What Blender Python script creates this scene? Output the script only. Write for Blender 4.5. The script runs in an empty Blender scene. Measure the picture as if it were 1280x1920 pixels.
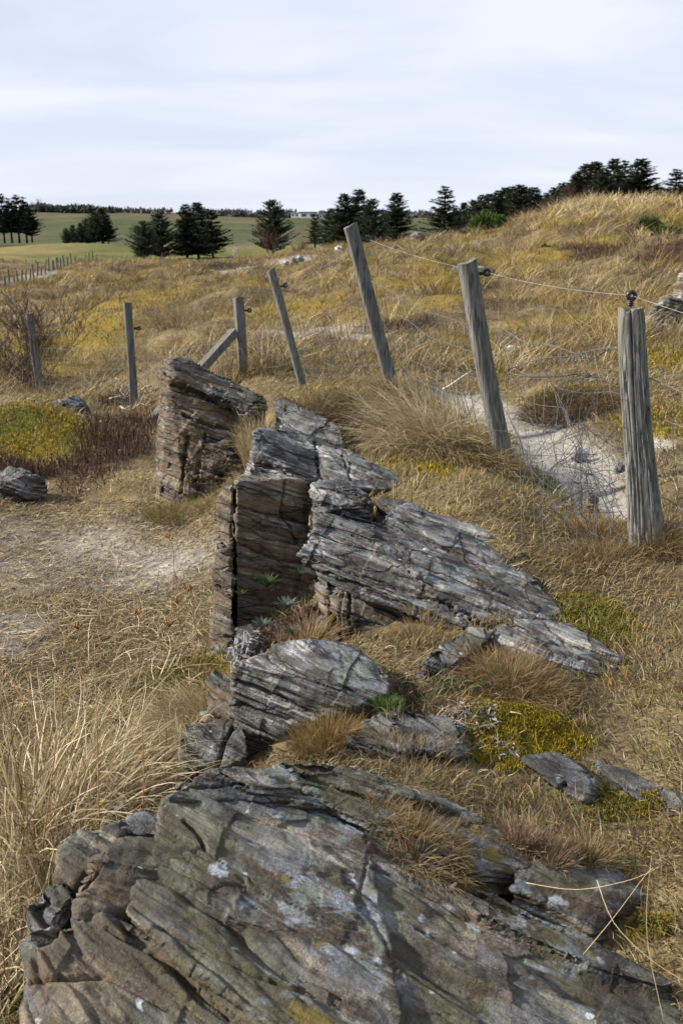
import bpy, bmesh, math, random
import numpy as np
from mathutils import Vector, Matrix
R = math.radians
rng = np.random.default_rng(7)
random.seed(7)
scene = bpy.context.scene
COL = scene.collection

# ------------------------------------------------------------------ camera
CAMZ, TILT, F = 1.6, R(15.6), 1866.67
CT, ST = math.cos(TILT), math.sin(TILT)
cam_d = bpy.data.cameras.new("camera")
cam = bpy.data.objects.new("camera", cam_d)
COL.objects.link(cam)
cam.location = (0, 0, CAMZ)
cam.rotation_euler = (R(90) - TILT, 0, 0)
cam_d.sensor_width = 36.0
cam_d.lens = 35.0
cam_d.clip_start, cam_d.clip_end = 0.05, 6000
cam_d.dof.use_dof = True
cam_d.dof.focus_distance = 3.6
cam_d.dof.aperture_fstop = 7.1
scene.camera = cam

# ------------------------------------------------------------------ light
SUN_EL, SUN_AZ = R(31), R(-90)          # azimuth measured from +Y (view direction) towards +X
sun_dir = Vector((math.sin(SUN_AZ) * math.cos(SUN_EL), math.cos(SUN_AZ) * math.cos(SUN_EL), math.sin(SUN_EL)))
sd = bpy.data.lights.new("sun", "SUN")
sd.energy, sd.angle, sd.color = 5.0, R(3.0), (1.0, 0.93, 0.83)
so = bpy.data.objects.new("sun", sd)
COL.objects.link(so)
so.rotation_euler = sun_dir.to_track_quat('Z', 'Y').to_euler()

world = bpy.data.worlds.new("World")
scene.world = world
world.use_nodes = True


def build_world():
    nt = world.node_tree
    N, L = nt.nodes, nt.links
    N.clear()
    out = N.new('ShaderNodeOutputWorld')
    bg = N.new('ShaderNodeBackground')
    sky = N.new('ShaderNodeTexSky')
    sky.sky_type = 'NISHITA'
    sky.sun_disc = False
    sky.sun_elevation = SUN_EL
    sky.sun_rotation = SUN_AZ
    sky.air_density, sky.dust_density, sky.ozone_density = 1.0, 1.0, 1.0
    tc = N.new('ShaderNodeTexCoord')
    sep = N.new('ShaderNodeSeparateXYZ')
    L.new(tc.outputs['Generated'], sep.inputs[0])
    zc = N.new('ShaderNodeMath'); zc.operation = 'MAXIMUM'; zc.inputs[1].default_value = 0.0
    L.new(sep.outputs[2], zc.inputs[0])
    za = N.new('ShaderNodeMath'); za.operation = 'ADD'; za.inputs[1].default_value = 0.22
    L.new(zc.outputs[0], za.inputs[0])
    dv = N.new('ShaderNodeVectorMath'); dv.operation = 'DIVIDE'
    cmb = N.new('ShaderNodeCombineXYZ')
    L.new(tc.outputs['Generated'], dv.inputs[0])
    for i in range(3):
        L.new(za.outputs[0], cmb.inputs[i])
    L.new(cmb.outputs[0], dv.inputs[1])
    mp = N.new('ShaderNodeMapping')
    mp.inputs['Scale'].default_value = (0.5, 1.1, 0.0)
    mp.inputs['Rotation'].default_value = (0, 0, 0.25)
    mp.inputs['Location'].default_value = (3.1, 0.7, 0)
    L.new(dv.outputs[0], mp.inputs[0])
    n1 = N.new('ShaderNodeTexNoise')
    n1.inputs['Scale'].default_value = 2.1
    n1.inputs['Detail'].default_value = 5
    n1.inputs['Roughness'].default_value = 0.46
    n1.inputs['Distortion'].default_value = 0.5
    L.new(mp.outputs[0], n1.inputs[0])
    # cloud sheet: two greys of one thin stratus layer
    cr = N.new('ShaderNodeValToRGB')
    e = cr.color_ramp.elements
    e[0].position, e[0].color = 0.36, (6.2, 6.95, 8.5, 1)
    e[1].position, e[1].color = 0.62, (7.7, 8.2, 9.2, 1)
    L.new(n1.outputs[0], cr.inputs[0])
    # brighter towards the low sky
    hz = N.new('ShaderNodeMapRange')
    hz.inputs[1].default_value, hz.inputs[2].default_value = 0.0, 0.30
    hz.inputs[3].default_value, hz.inputs[4].default_value = 0.55, 0.0
    L.new(sep.outputs[2], hz.inputs[0])
    mh = N.new('ShaderNodeMix'); mh.data_type = 'RGBA'
    L.new(hz.outputs[0], mh.inputs[0])
    L.new(cr.outputs[0], mh.inputs[6])
    mh.inputs[7].default_value = (7.6, 8.1, 9.0, 1)
    cov = N.new('ShaderNodeMapRange')
    cov.inputs[1].default_value, cov.inputs[2].default_value = 0.3, 0.55
    cov.inputs[3].default_value, cov.inputs[4].default_value = 0.90, 1.0
    L.new(n1.outputs[0], cov.inputs[0])
    mx = N.new('ShaderNodeMix'); mx.data_type = 'RGBA'
    L.new(cov.outputs[0], mx.inputs[0])
    L.new(sky.outputs[0], mx.inputs[6])
    L.new(mh.outputs[2], mx.inputs[7])
    L.new(mx.outputs[2], bg.inputs[0])
    bg.inputs[1].default_value = 0.056
    L.new(bg.outputs[0], out.inputs[0])


build_world()
vs = scene.view_settings
vs.view_transform = 'Standard'
vs.look = 'None'
vs.exposure = 1.02
vs.gamma = 1.0
vs.use_curve_mapping = False
scene.cycles.use_denoising = True
scene.cycles.max_bounces = 6
scene.cycles.diffuse_bounces = 3
scene.cycles.transparent_max_bounces = 4


# ------------------------------------------------------------------ geometry of the view: pixel + distance -> world
def ray(px, py):
    cx, cy = (np.asarray(px, float) - 640) / F, (960 - np.asarray(py, float)) / F
    return cx, CT + cy * ST, -ST + cy * CT


def P(px, py, d):
    x, y, z = ray(px, py)
    k = d / y
    return np.array([x * k, d + 0 * x, CAMZ + z * k])


def project(p):
    x, y, z = p[:, 0], p[:, 1], p[:, 2] - CAMZ
    dep = y * CT - z * ST
    up = y * ST + z * CT
    dep = np.maximum(dep, 0.05)
    return 640 + F * x / dep, 960 - F * up / dep


# ------------------------------------------------------------------ noise
def _hash(i, j, k, seed):
    h = (i * 374761393 + j * 668265263 + k * 2147483647 + seed * 974634541) & 0xFFFFFFFF
    h = ((h ^ (h >> 13)) * 1274126177) & 0xFFFFFFFF
    h = ((h ^ (h >> 16)) * 2246822519) & 0xFFFFFFFF
    return ((h ^ (h >> 15)) & 0xFFFFFF) / float(0xFFFFFF)


def vnoise(p, seed=0):
    """smooth value noise, -1..1"""
    i = np.floor(p).astype(np.int64)
    f = p - i
    f = f * f * f * (f * (f * 6 - 15) + 10)
    r = 0
    for a in (0, 1):
        wa = f[:, 0] if a else 1 - f[:, 0]
        for b in (0, 1):
            wb = f[:, 1] if b else 1 - f[:, 1]
            for c in (0, 1):
                wc = f[:, 2] if c else 1 - f[:, 2]
                r = r + wa * wb * wc * _hash(i[:, 0] + a, i[:, 1] + b, i[:, 2] + c, seed)
    return r * 2 - 1


def fbm(p, seed=0, octaves=4, rough=0.5):
    r, a, t = 0, 1.0, 0.0
    for o in range(octaves):
        r = r + a * vnoise(p * (2.03 ** o) + 17.3 * o, seed + o)
        t += a
        a *= rough
    return r / t


def fbm2(x, y, s, seed=0, octaves=4, rough=0.5):
    return fbm(np.stack([x * s, y * s, np.zeros_like(x) + 0.37], 1), seed, octaves, rough)


def sstep(a, b, x):
    t = np.clip((x - a) / (b - a), 0, 1)
    return t * t * (3 - 2 * t)


# ------------------------------------------------------------------ terrain as a function
CTRL_PIX = [
    # right bank and fence line
    (900, 1330, 3.07), (1100, 1150, 3.95), (900, 960, 5.0), (1000, 1000, 4.9), (1205, 1030, 4.7), (945, 868, 6.2), (740, 733, 8.0),
    (700, 800, 6.8), (600, 747, 7.3), (568, 724, 10.3), (870, 762, 9.0), (1000, 830, 7.6), (1130, 930, 6.0), (1200, 800, 7.5),
    (1200, 700, 9.5), (1050, 720, 9.3), (800, 680, 11), (600, 640, 14), (1000, 620, 14), (1250, 620, 12.5), (1270, 1000, 4.9),
    # dune
    (700, 562, 18), (900, 510, 21), (1100, 526, 19), (1250, 488, 22), (1000, 464, 26), (1150, 392, 34), (1280, 402, 32), (1060, 396, 34),
    (960, 422, 36), (1010, 408, 35), (905, 440, 35), (850, 452, 35), (1400, 414, 30), (790, 462, 34), (700, 472, 36), (620, 484, 38), (545, 502, 38),
    # basin and meadow on the left
    (400, 520, 38), (250, 500, 55), (100, 530, 42), (0, 600, 24), (200, 650, 17), (60, 690, 15.5), (300, 700, 13), (350, 600, 22),
    (250, 560, 28), (480, 560, 26), (450, 640, 14.5), (285, 792, 10.4), (252, 766, 11.7), (75, 738, 14.2), (-150, 700, 13),
    (60, 862, 8.2), (60, 770, 9.0), (50, 746, 9.6), (0, 920, 7.3), (250, 900, 7.6), (230, 800, 9.3), (-150, 800, 8.6),
    (400, 900, 7.3), (500, 690, 11.2),
    # far land
    (300, 492, 80), (100, 480, 90), (150, 463, 112), (400, 474, 104), (520, 478, 100), (60, 470, 150), (220, 461, 170), (450, 460, 170),
    (200, 432, 280), (500, 442, 280), (640, 440, 280), (60, 400, 420), (200, 399, 430), (300, 401, 430), (420, 404, 440), (520, 408, 450), (640, 408, 450),
]
CTRL_W = [
    (-0.6, 1.5, -.42), (-1.2, 2.0, -.42), (-1.0, 3.0, -.40), (-.75, 4.0, -.34), (-1.6, 5.0, -.38), (-.7, 5.5, -.32), (-2.2, 6.6, -.36),
    (-1.0, 6.8, -.26), (0.0, 1.0, -.3), (0.2, 1.6, -.2), (0.45, 2.0, -.15), (1.2, 1.6, -.06), (1.3, 2.5, 0.0), (1.3, 3.3, .03), (.55, 2.85, .0),
    (.1, 2.85, .02), (-.1, 2.75, .0), (-.62, 3.2, -.3), (-.32, 3.15, -.12), (.15, 4.2, .0), (.3, 5.2, .16), (.0, 6.2, .2), (2.5, 3.5, .1), (2.8, 5.5, .12), (-3, 4, -.36), (-3, 2, -.4),
    (8, 55, 1.3), (20, 55, 1.8), (10, 85, 1.0), (25, 90, 1.5), (5, 140, .6), (40, 150, 1), (120, 460, 9), (60, 300, 2), (160, 460, 9),
    (0, 800, 6), (-250, 800, 6), (250, 800, 6), (-200, 420, 9.4), (-110, 280, 2.8), (-60, 120, 0), (-30, 55, -.2), (-12, 22, -.4),
]
_c = np.array([list(P(*q)) for q in CTRL_PIX] + [list(q) for q in CTRL_W])


def _uv(x, y):
    r = np.sqrt(x * x + y * y)
    phi = np.clip(np.arctan2(x, y), -0.75, 0.75)
    return 2.6 * phi, np.log(np.maximum(r, 1.0)), r


_cu, _cv, _cr = _uv(_c[:, 0], _c[:, 1])
_cw = _c[:, 2] / (_cr + 6)


def _K(d2):
    return 0.5 * d2 * np.log(d2 + 1e-12)


_n = len(_c)
_A = np.zeros((_n + 3, _n + 3))
_A[:_n, :_n] = _K((_cu[:, None] - _cu) ** 2 + (_cv[:, None] - _cv) ** 2) + np.eye(_n) * 1e-4
_A[:_n, _n:] = np.stack([np.ones(_n), _cu, _cv], 1)
_A[_n:, :_n] = _A[:_n, _n:].T
_sol = np.linalg.solve(_A, np.concatenate([_cw, np.zeros(3)]))


# green banks before the fairway, hummocks on the dune
MOUNDS = [(.60, 3.02, .17, .09, .055), (-30, 108, 11, 5, .45), (-22, 104, 5, 4, .25), (-11.5, 95, 5.5, 4, .6), (-4, 92, 4, 4, .45), (8.8, 33, 1.3, 1.5, .10), (9.9, 33.5, .9, 1.2, .22), (7.0, 33, 1.1, 1.5, .06), (11.2, 31, 1.2, 1.5, .12),
          (6.5, 20.5, 1.5, .9, .35), (4.6, 17.5, 1.2, .7, .28), (2.2, 16.5, 1.0, .7, .25), (-2.4, 20, 1.2, .9, .3), (-5.5, 24, 1.6, 1.1, .3), (.6, 26, 1.8, 1.2, .3), (5.2, 12.6, 1.0, .6, .18)]


def ground(x, y, bumps=True):
    x, y = np.asarray(x, float).ravel(), np.asarray(y, float).ravel()
    u, v, r = _uv(x, y)
    z = np.empty_like(x)
    for s in range(0, len(x), 50000):
        e = slice(s, s + 50000)
        z[e] = _K((u[e, None] - _cu) ** 2 + (v[e, None] - _cv) ** 2) @ _sol[:_n] + _sol[_n] + _sol[_n + 1] * u[e] + _sol[_n + 2] * v[e]
    z = z * (r + 6)
    if bumps:
        z = z + 0.018 * fbm2(x, y, 2.2, 3) * sstep(1, 3, r)
        z = z + 0.23 * fbm2(x, y, 0.9, 11, 3) * sstep(9.5, 16, r) * (1 - sstep(60, 110, r))
        z = z + 0.52 * fbm2(x, y, 0.28, 12, 3) * sstep(12, 20, r) * (1 - sstep(70, 120, r)) * (1 - .45 * sstep(26, 32, r) * sstep(.08, .16, x / np.maximum(y, 1)))
        z = z + 0.9 * fbm2(x, y, 0.03, 14, 3) * sstep(90, 150, r)
        for (mx, my, rx, ry, mh) in MOUNDS:
            q = ((x - mx) / rx) ** 2 + ((y - my) / ry) ** 2
            z = z + mh * np.exp(-q) * (1 + .25 * fbm2(x, y, .35, 15, 2))
    return z


def hit(px, py, dmax=900):
    """where the ray through a pixel meets the ground"""
    x, y, z = ray(px, py)
    d = np.exp(np.linspace(math.log(1.2), math.log(dmax), 1500))
    g = ground(x / y * d, d)
    below = (CAMZ + z / y * d) <= g
    i = int(np.argmax(below)) if below.any() else len(d) - 1
    return float(x / y * d[i]), float(d[i]), float(g[i])


# ------------------------------------------------------------------ object helpers
def tag(o, label=None, cat=None, group=None, kind=None):
    for k, v in (("label", label), ("category", cat), ("group", group), ("kind", kind)):
        if v:
            o[k] = v
    return o


def empty(name, loc):
    o = bpy.data.objects.new(name, None)
    o.location = loc
    o.empty_display_size = 0.1
    COL.objects.link(o)
    return o


def link(name, me, mat=None, parent=None, loc=None):
    o = bpy.data.objects.new(name, me)
    if mat is not None and not me.materials:
        me.materials.append(mat)
    if loc is not None:
        o.location = loc
    COL.objects.link(o)
    if parent is not None:
        o.parent = parent
    return o


def mesh_np(name, V, Fq, col=None, smooth=True):
    """mesh from arrays; Fq (m,3|4)"""
    me = bpy.data.meshes.new(name)
    V = np.asarray(V, np.float32)
    Fq = np.asarray(Fq, np.int32)
    me.vertices.add(len(V))
    me.vertices.foreach_set("co", V.ravel())
    k = Fq.shape[1]
    me.loops.add(len(Fq) * k)
    me.loops.foreach_set("vertex_index", Fq.ravel())
    me.polygons.add(len(Fq))
    me.polygons.foreach_set("loop_start", np.arange(len(Fq), dtype=np.int32) * k)
    me.polygons.foreach_set("use_smooth", np.full(len(Fq), smooth))
    me.update(calc_edges=True)
    if col is not None:
        a = me.attributes.new("tint", 'FLOAT_COLOR', 'POINT')
        c = np.ones((len(V), 4), np.float32)
        c[:, :3] = col
        a.data.foreach_set("color", c.ravel())
    return me


class MB:
    """collects verts and faces of one mesh"""
    def __init__(s):
        s.v, s.f = [], []

    def add(s, V, Fs):
        o = len(s.v)
        s.v += [tuple(map(float, q)) for q in V]
        s.f += [tuple(int(i) + o for i in f) for f in Fs]

    def tube(s, pts, rad, n=4, cap=True):
        pts = [np.asarray(q, float) for q in pts]
        rad = rad if hasattr(rad, '__len__') else [rad] * len(pts)
        V, Fs = [], []
        prev = None
        for i, p in enumerate(pts):
            t = pts[min(i + 1, len(pts) - 1)] - pts[max(i - 1, 0)]
            t = t / (np.linalg.norm(t) + 1e-9)
            a = prev if prev is not None else (np.array([1, 0, 0.]) if abs(t[0]) < .8 else np.array([0, 1., 0]))
            a = a - t * (a @ t)
            a /= np.linalg.norm(a) + 1e-9
            prev = a
            b = np.cross(t, a)
            for k in range(n):
                w = 2 * math.pi * k / n
                V.append(p + rad[i] * (a * math.cos(w) + b * math.sin(w)))
        for i in range(len(pts) - 1):
            for k in range(n):
                Fs.append((i * n + k, i * n + (k + 1) % n, (i + 1) * n + (k + 1) % n, (i + 1) * n + k))
        if cap:
            Fs.append(tuple(range(n))[::-1])
            Fs.append(tuple((len(pts) - 1) * n + k for k in range(n)))
        s.add(V, Fs)

    def box(s, c, h, rot=None):
        c = np.asarray(c, float)
        V = np.array([(x, y, z) for x in (-1, 1) for y in (-1, 1) for z in (-1, 1)], float) * h
        if rot is not None:
            V = V @ np.array(rot).T
        s.add(V + c, [(0, 1, 3, 2), (4, 6, 7, 5), (0, 4, 5, 1), (2, 3, 7, 6), (0, 2, 6, 4), (1, 5, 7, 3)])

    def build(s, name, mat=None, parent=None, loc=None, smooth=True):
        me = bpy.data.meshes.new(name)
        me.from_pydata(s.v, [], s.f)
        if smooth:
            me.polygons.foreach_set("use_smooth", np.full(len(me.polygons), True))
        me.update()
        return link(name, me, mat, parent, loc)


# ------------------------------------------------------------------ materials
def new_mat(name, rough=0.9, spec=0.2):
    m = bpy.data.materials.new(name)
    m.use_nodes = True
    b = m.node_tree.nodes['Principled BSDF']
    b.inputs['Roughness'].default_value = rough
    b.inputs['Specular IOR Level'].default_value = spec
    return m, m.node_tree.nodes, m.node_tree.links, b


def n_noise(N, L, vec, scale, detail=4, rough=0.55, dist=0.0):
    n = N.new('ShaderNodeTexNoise')
    n.inputs['Scale'].default_value = scale
    n.inputs['Detail'].default_value = detail
    n.inputs['Roughness'].default_value = rough
    n.inputs['Distortion'].default_value = dist
    if vec is not None:
        L.new(vec, n.inputs['Vector'])
    return n.outputs[0]


def n_ramp(N, L, fac, stops):
    r = N.new('ShaderNodeValToRGB')
    e = r.color_ramp.elements
    while len(e) < len(stops):
        e.new(0.5)
    for i, (p, c) in enumerate(stops):
        e[i].position = p
        e[i].color = tuple(c) + (1,) if hasattr(c, '__len__') else (c, c, c, 1)
    L.new(fac, r.inputs[0])
    return r.outputs[0]


def n_mix(N, L, fac, a, b, mode='MIX'):
    m = N.new('ShaderNodeMix')
    m.data_type = 'RGBA'
    m.blend_type = mode
    for sock, v in ((m.inputs[0], fac), (m.inputs[6], a), (m.inputs[7], b)):
        if hasattr(v, 'links') or isinstance(v, bpy.types.NodeSocket):
            L.new(v, sock)
        elif hasattr(v, '__len__'):
            sock.default_value = tuple(v) + (1,)
        else:
            sock.default_value = v
    return m.outputs[2]


def n_math(N, L, op, a, b=None, clamp=False):
    m = N.new('ShaderNodeMath')
    m.operation = op
    m.use_clamp = clamp
    for i, v in enumerate((a, b)):
        if v is None:
            continue
        if isinstance(v, bpy.types.NodeSocket):
            L.new(v, m.inputs[i])
        else:
            m.inputs[i].default_value = v
    return m.outputs[0]


def n_bump(N, L, height, strength, dist, normal=None):
    b = N.new('ShaderNodeBump')
    b.inputs['Strength'].default_value = strength
    b.inputs['Distance'].default_value = dist
    L.new(height, b.inputs['Height'])
    if normal is not None:
        L.new(normal, b.inputs['Normal'])
    return b.outputs[0]


BED = np.array([.33, .18, .93]); BED /= np.linalg.norm(BED)
BT1 = np.array([.91, 0, -.40]); BT1 -= BED * (BT1 @ BED); BT1 /= np.linalg.norm(BT1)
BT2 = np.cross(BED, BT1)


def rock_mat(name, band=1.0, joints=1.0, hue=(1, 1, 1), lichen=0.5, brown=0.5, olive=0.3, white=0.3, moss=0.2, dark=1.0):
    """foliated gneiss: bands along the bedding, rust on the steep faces, lichens and painted bluish sky light where it faces up"""
    m, N, L, B = new_mat(name, 0.68, 0.4)
    geo = N.new('ShaderNodeNewGeometry')
    pos = geo.outputs['Position']
    comps = []
    for ax, sc in ((BT1, 1.0), (BT2, 1.0), (BED, 1.0)):
        d = N.new('ShaderNodeVectorMath'); d.operation = 'DOT_PRODUCT'
        L.new(pos, d.inputs[0]); d.inputs[1].default_value = tuple(ax)
        comps.append(d.outputs['Value'])

    def frame(a, b, c):
        cb = N.new('ShaderNodeCombineXYZ')
        for i, (s, k) in enumerate(zip(comps, (a, b, c))):
            L.new(n_math(N, L, 'MULTIPLY', s, k), cb.inputs[i])
        return cb.outputs[0]
    warp = n_noise(N, L, pos, 5, 3)
    f1 = frame(2.2, 2.2, 34)
    f2 = frame(7, 7, 110)
    f3 = frame(14, 14, 40)
    b1 = n_noise(N, L, f1, 1.0, 5, 0.62, 0.5)
    b2 = n_noise(N, L, f2, 1.0, 4, 0.6, 0.3)
    grain = n_noise(N, L, f3, 9.0, 3, 0.7)
    blot = n_noise(N, L, pos, 7, 5, 0.62)
    speck = n_noise(N, L, pos, 190, 2, 0.6)
    # how strongly the banding shows wanders from place to place
    wander = n_ramp(N, L, n_noise(N, L, frame(1.6, 1.6, 5), 1.0, 3, 0.6), [(.34, 0.35), (.58, 1.0)])
    bands = n_math(N, L, 'ADD', n_math(N, L, 'MULTIPLY', n_math(N, L, 'SUBTRACT', b1, .5), 1.5 * band), n_math(N, L, 'MULTIPLY', n_math(N, L, 'SUBTRACT', b2, .5), 1.1 * band))
    v = n_math(N, L, 'ADD', n_math(N, L, 'MULTIPLY', bands, wander), n_math(N, L, 'MULTIPLY', n_math(N, L, 'SUBTRACT', blot, .5), 1.15))
    v = n_math(N, L, 'ADD', v, n_math(N, L, 'MULTIPLY', n_math(N, L, 'SUBTRACT', grain, .5), .75))
    v = n_math(N, L, 'ADD', v, n_math(N, L, 'MULTIPLY', n_math(N, L, 'SUBTRACT', speck, .5), .55))
    bedtone = n_noise(N, L, frame(.5, .5, 15), 1.0, 2, 0.5)
    v = n_math(N, L, 'ADD', v, n_math(N, L, 'MULTIPLY', n_math(N, L, 'SUBTRACT', bedtone, .5), .9))
    v = n_math(N, L, 'ADD', v, 0.47)
    k = dark
    base = n_ramp(N, L, v, [(.22, (.007 * k, .0075 * k, .0095 * k)), (.42, (.028 * k, .0285 * k, .031 * k)), (.54, (.075 * k, .075 * k, .076 * k)),
                            (.68, (.17 * k, .17 * k, .168 * k)), (.88, (.40 * k, .395 * k, .38 * k))])
    base = n_mix(N, L, 1.0, base, hue, 'MULTIPLY')
    # joints and parted beds: thin dark lines
    vc = N.new('ShaderNodeTexVoronoi')
    vc.feature = 'DISTANCE_TO_EDGE'
    vc.inputs['Scale'].default_value = 1.0
    wj = N.new('ShaderNodeVectorMath'); wj.operation = 'ADD'
    L.new(frame(3.4, 3.4, 15), wj.inputs[0])
    nj = N.new('ShaderNodeTexNoise'); nj.inputs['Scale'].default_value = 9; nj.inputs['Detail'].default_value = 3
    L.new(pos, nj.inputs[0])
    sj = N.new('ShaderNodeVectorMath'); sj.operation = 'SCALE'; sj.inputs[3].default_value = 0.55
    L.new(nj.outputs[1], sj.inputs[0]); L.new(sj.outputs[0], wj.inputs[1])
    L.new(wj.outputs[0], vc.inputs['Vector'])
    joint = n_ramp(N, L, vc.outputs['Distance'], [(.0, .25), (.035, 1.0)])
    joint_h = n_ramp(N, L, vc.outputs['Distance'], [(.0, .0), (.06, 1.0)])
    base = n_mix(N, L, joints, base, joint, 'MULTIPLY')
    sepn = N.new('ShaderNodeSeparateXYZ')
    L.new(geo.outputs['True Normal'], sepn.inputs[0])
    nz = sepn.outputs[2]
    steep = N.new('ShaderNodeMapRange')
    steep.inputs[1].default_value, steep.inputs[2].default_value = 0.55, 0.1
    L.new(nz, steep.inputs[0])
    up = N.new('ShaderNodeMapRange')
    up.inputs[1].default_value, up.inputs[2].default_value = 0.35, 0.75
    L.new(nz, up.inputs[0])
    # rust / ochre staining
    st = n_ramp(N, L, n_noise(N, L, frame(3, 3, 9), 1.3, 5, 0.6, 0.4), [(.38, 0.0), (.58, 1.0)])
    stm = n_math(N, L, 'MULTIPLY', st, n_math(N, L, 'ADD', n_math(N, L, 'MULTIPLY', steep.outputs[0], 0.55 * brown), 0.35 * brown), True)
    rust = n_mix(N, L, n_noise(N, L, pos, 30, 3), (.075, .042, .018), (.26, .17, .085))
    c = n_mix(N, L, stm, base, n_mix(N, L, 0.62, base, rust))
    # olive algae film
    ol = n_ramp(N, L, n_noise(N, L, pos, 4.1, 4, 0.6), [(.45, 0.0), (.62, 1.0)])
    c = n_mix(N, L, n_math(N, L, 'MULTIPLY', ol, olive), c, n_mix(N, L, 0.6, base, (.075, .070, .028)))
    # grey crust lichen on upward faces; its blue also paints in sky light
    li = n_ramp(N, L, n_noise(N, L, frame(7, 7, 17), 1.0, 7, 0.70, 0.4), [(.48, 0.0), (.55, 1.0)])
    big = n_ramp(N, L, n_noise(N, L, pos, 2.6, 2), [(.36, 0.15), (.62, 1.0)])
    lim = n_math(N, L, 'MULTIPLY', n_math(N, L, 'MULTIPLY', li, big), n_math(N, L, 'MULTIPLY', up.outputs[0], lichen), True)
    lcol = n_mix(N, L, n_ramp(N, L, n_noise(N, L, pos, 9.0, 2), [(.4, 0.0), (.6, 1.0)]), (.22, .25, .30), (.15, .18, .145))
    lcol = n_mix(N, L, n_ramp(N, L, grain, [(.42, 0.0), (.58, .8)]), lcol, (.085, .085, .085))
    c = n_mix(N, L, lim, c, lcol)
    # round pale lichen spots
    vo = N.new('ShaderNodeTexVoronoi')
    vo.inputs['Scale'].default_value = 17.0
    wv = N.new('ShaderNodeVectorMath'); wv.operation = 'ADD'
    L.new(pos, wv.inputs[0])
    nn = N.new('ShaderNodeTexNoise'); nn.inputs['Scale'].default_value = 22; nn.inputs['Detail'].default_value = 3
    L.new(pos, nn.inputs[0])
    sc = N.new('ShaderNodeVectorMath'); sc.operation = 'SCALE'; sc.inputs[3].default_value = 0.075
    L.new(nn.outputs[1], sc.inputs[0])
    L.new(sc.outputs[0], wv.inputs[1])
    L.new(wv.outputs[0], vo.inputs['Vector'])
    sepc = N.new('ShaderNodeSeparateColor')
    L.new(vo.outputs['Color'], sepc.inputs[0])
    spot = n_ramp(N, L, n_math(N, L, 'MULTIPLY', vo.outputs['Distance'], n_math(N, L, 'ADD', n_math(N, L, 'MULTIPLY', sepc.outputs[2], 1.5), .45)), [(.15, 1.0), (.27, 0.0)])
    pick = n_math(N, L, 'GREATER_THAN', sepc.outputs[0], 1.0 - 0.42 * white)
    sm = n_math(N, L, 'MULTIPLY', n_math(N, L, 'MULTIPLY', spot, pick), n_math(N, L, 'MULTIPLY', up.outputs[0], n_ramp(N, L, grain, [(.3, .35), (.5, 1.0)])))
    spc = n_mix(N, L, sepc.outputs[1], (.20, .225, .27), (.43, .45, .48))
    c = n_mix(N, L, sm, c, spc)
    # moss specks
    mo = n_ramp(N, L, n_noise(N, L, pos, 6.3, 5, 0.65), [(.62, 0.0), (.67, 1.0)])
    c = n_mix(N, L, n_math(N, L, 'MULTIPLY', n_math(N, L, 'MULTIPLY', mo, moss), up.outputs[0]), c, (.115, .085, .014))
    L.new(c, B.inputs['Base Color'])
    nb = n_bump(N, L, b1, 0.55 * min(1, band), 0.02)
    nb = n_bump(N, L, b2, 0.6 * min(1, band), 0.008, nb)
    nb = n_bump(N, L, n_noise(N, L, pos, 45, 6, 0.75), 0.9, 0.012, nb)
    nb = n_bump(N, L, joint_h, 0.8 * joints, 0.012, nb)
    nb = n_bump(N, L, speck, 0.5, 0.003, nb)
    nb = n_bump(N, L, grain, 0.35, 0.004, nb)
    L.new(nb, B.inputs['Normal'])
    return m


def tint_mat(name, trans=0.25, rough=0.8, noise=None):
    m, N, L, B = new_mat(name, rough, 0.15)
    at = N.new('ShaderNodeAttribute'); at.attribute_name = "tint"
    c = at.outputs['Color']
    L.new(c, B.inputs['Base Color'])
    if trans > 0:
        t = N.new('ShaderNodeBsdfTranslucent')
        L.new(c, t.inputs[0])
        mx = N.new('ShaderNodeMixShader'); mx.inputs[0].default_value = trans
        out = N['Material Output']
        L.new(B.outputs[0], mx.inputs[1]); L.new(t.outputs[0], mx.inputs[2]); L.new(mx.outputs[0], out.inputs[0])
    return m


def ground_mat():
    m, N, L, B = new_mat("ground", 0.95, 0.1)
    at = N.new('ShaderNodeAttribute'); at.attribute_name = "tint"
    geo = N.new('ShaderNodeNewGeometry')
    pos = geo.outputs['Position']
    a = n_noise(N, L, pos, 60, 4, 0.7)
    b = n_noise(N, L, pos, 11, 4, 0.6)
    k = n_ramp(N, L, a, [(.32, .45), (.68, 1.35)])
    k2 = n_ramp(N, L, b, [(.32, .65), (.68, 1.25)])
    c = n_mix(N, L, 1.0, at.outputs['Color'], k, 'MULTIPLY')
    c = n_mix(N, L, 1.0, c, k2, 'MULTIPLY')
    L.new(c, B.inputs['Base Color'])
    nb = n_bump(N, L, a, 0.5, 0.012)
    nb = n_bump(N, L, b, 0.5, 0.03, nb)
    L.new(nb, B.inputs['Normal'])
    return m


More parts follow.
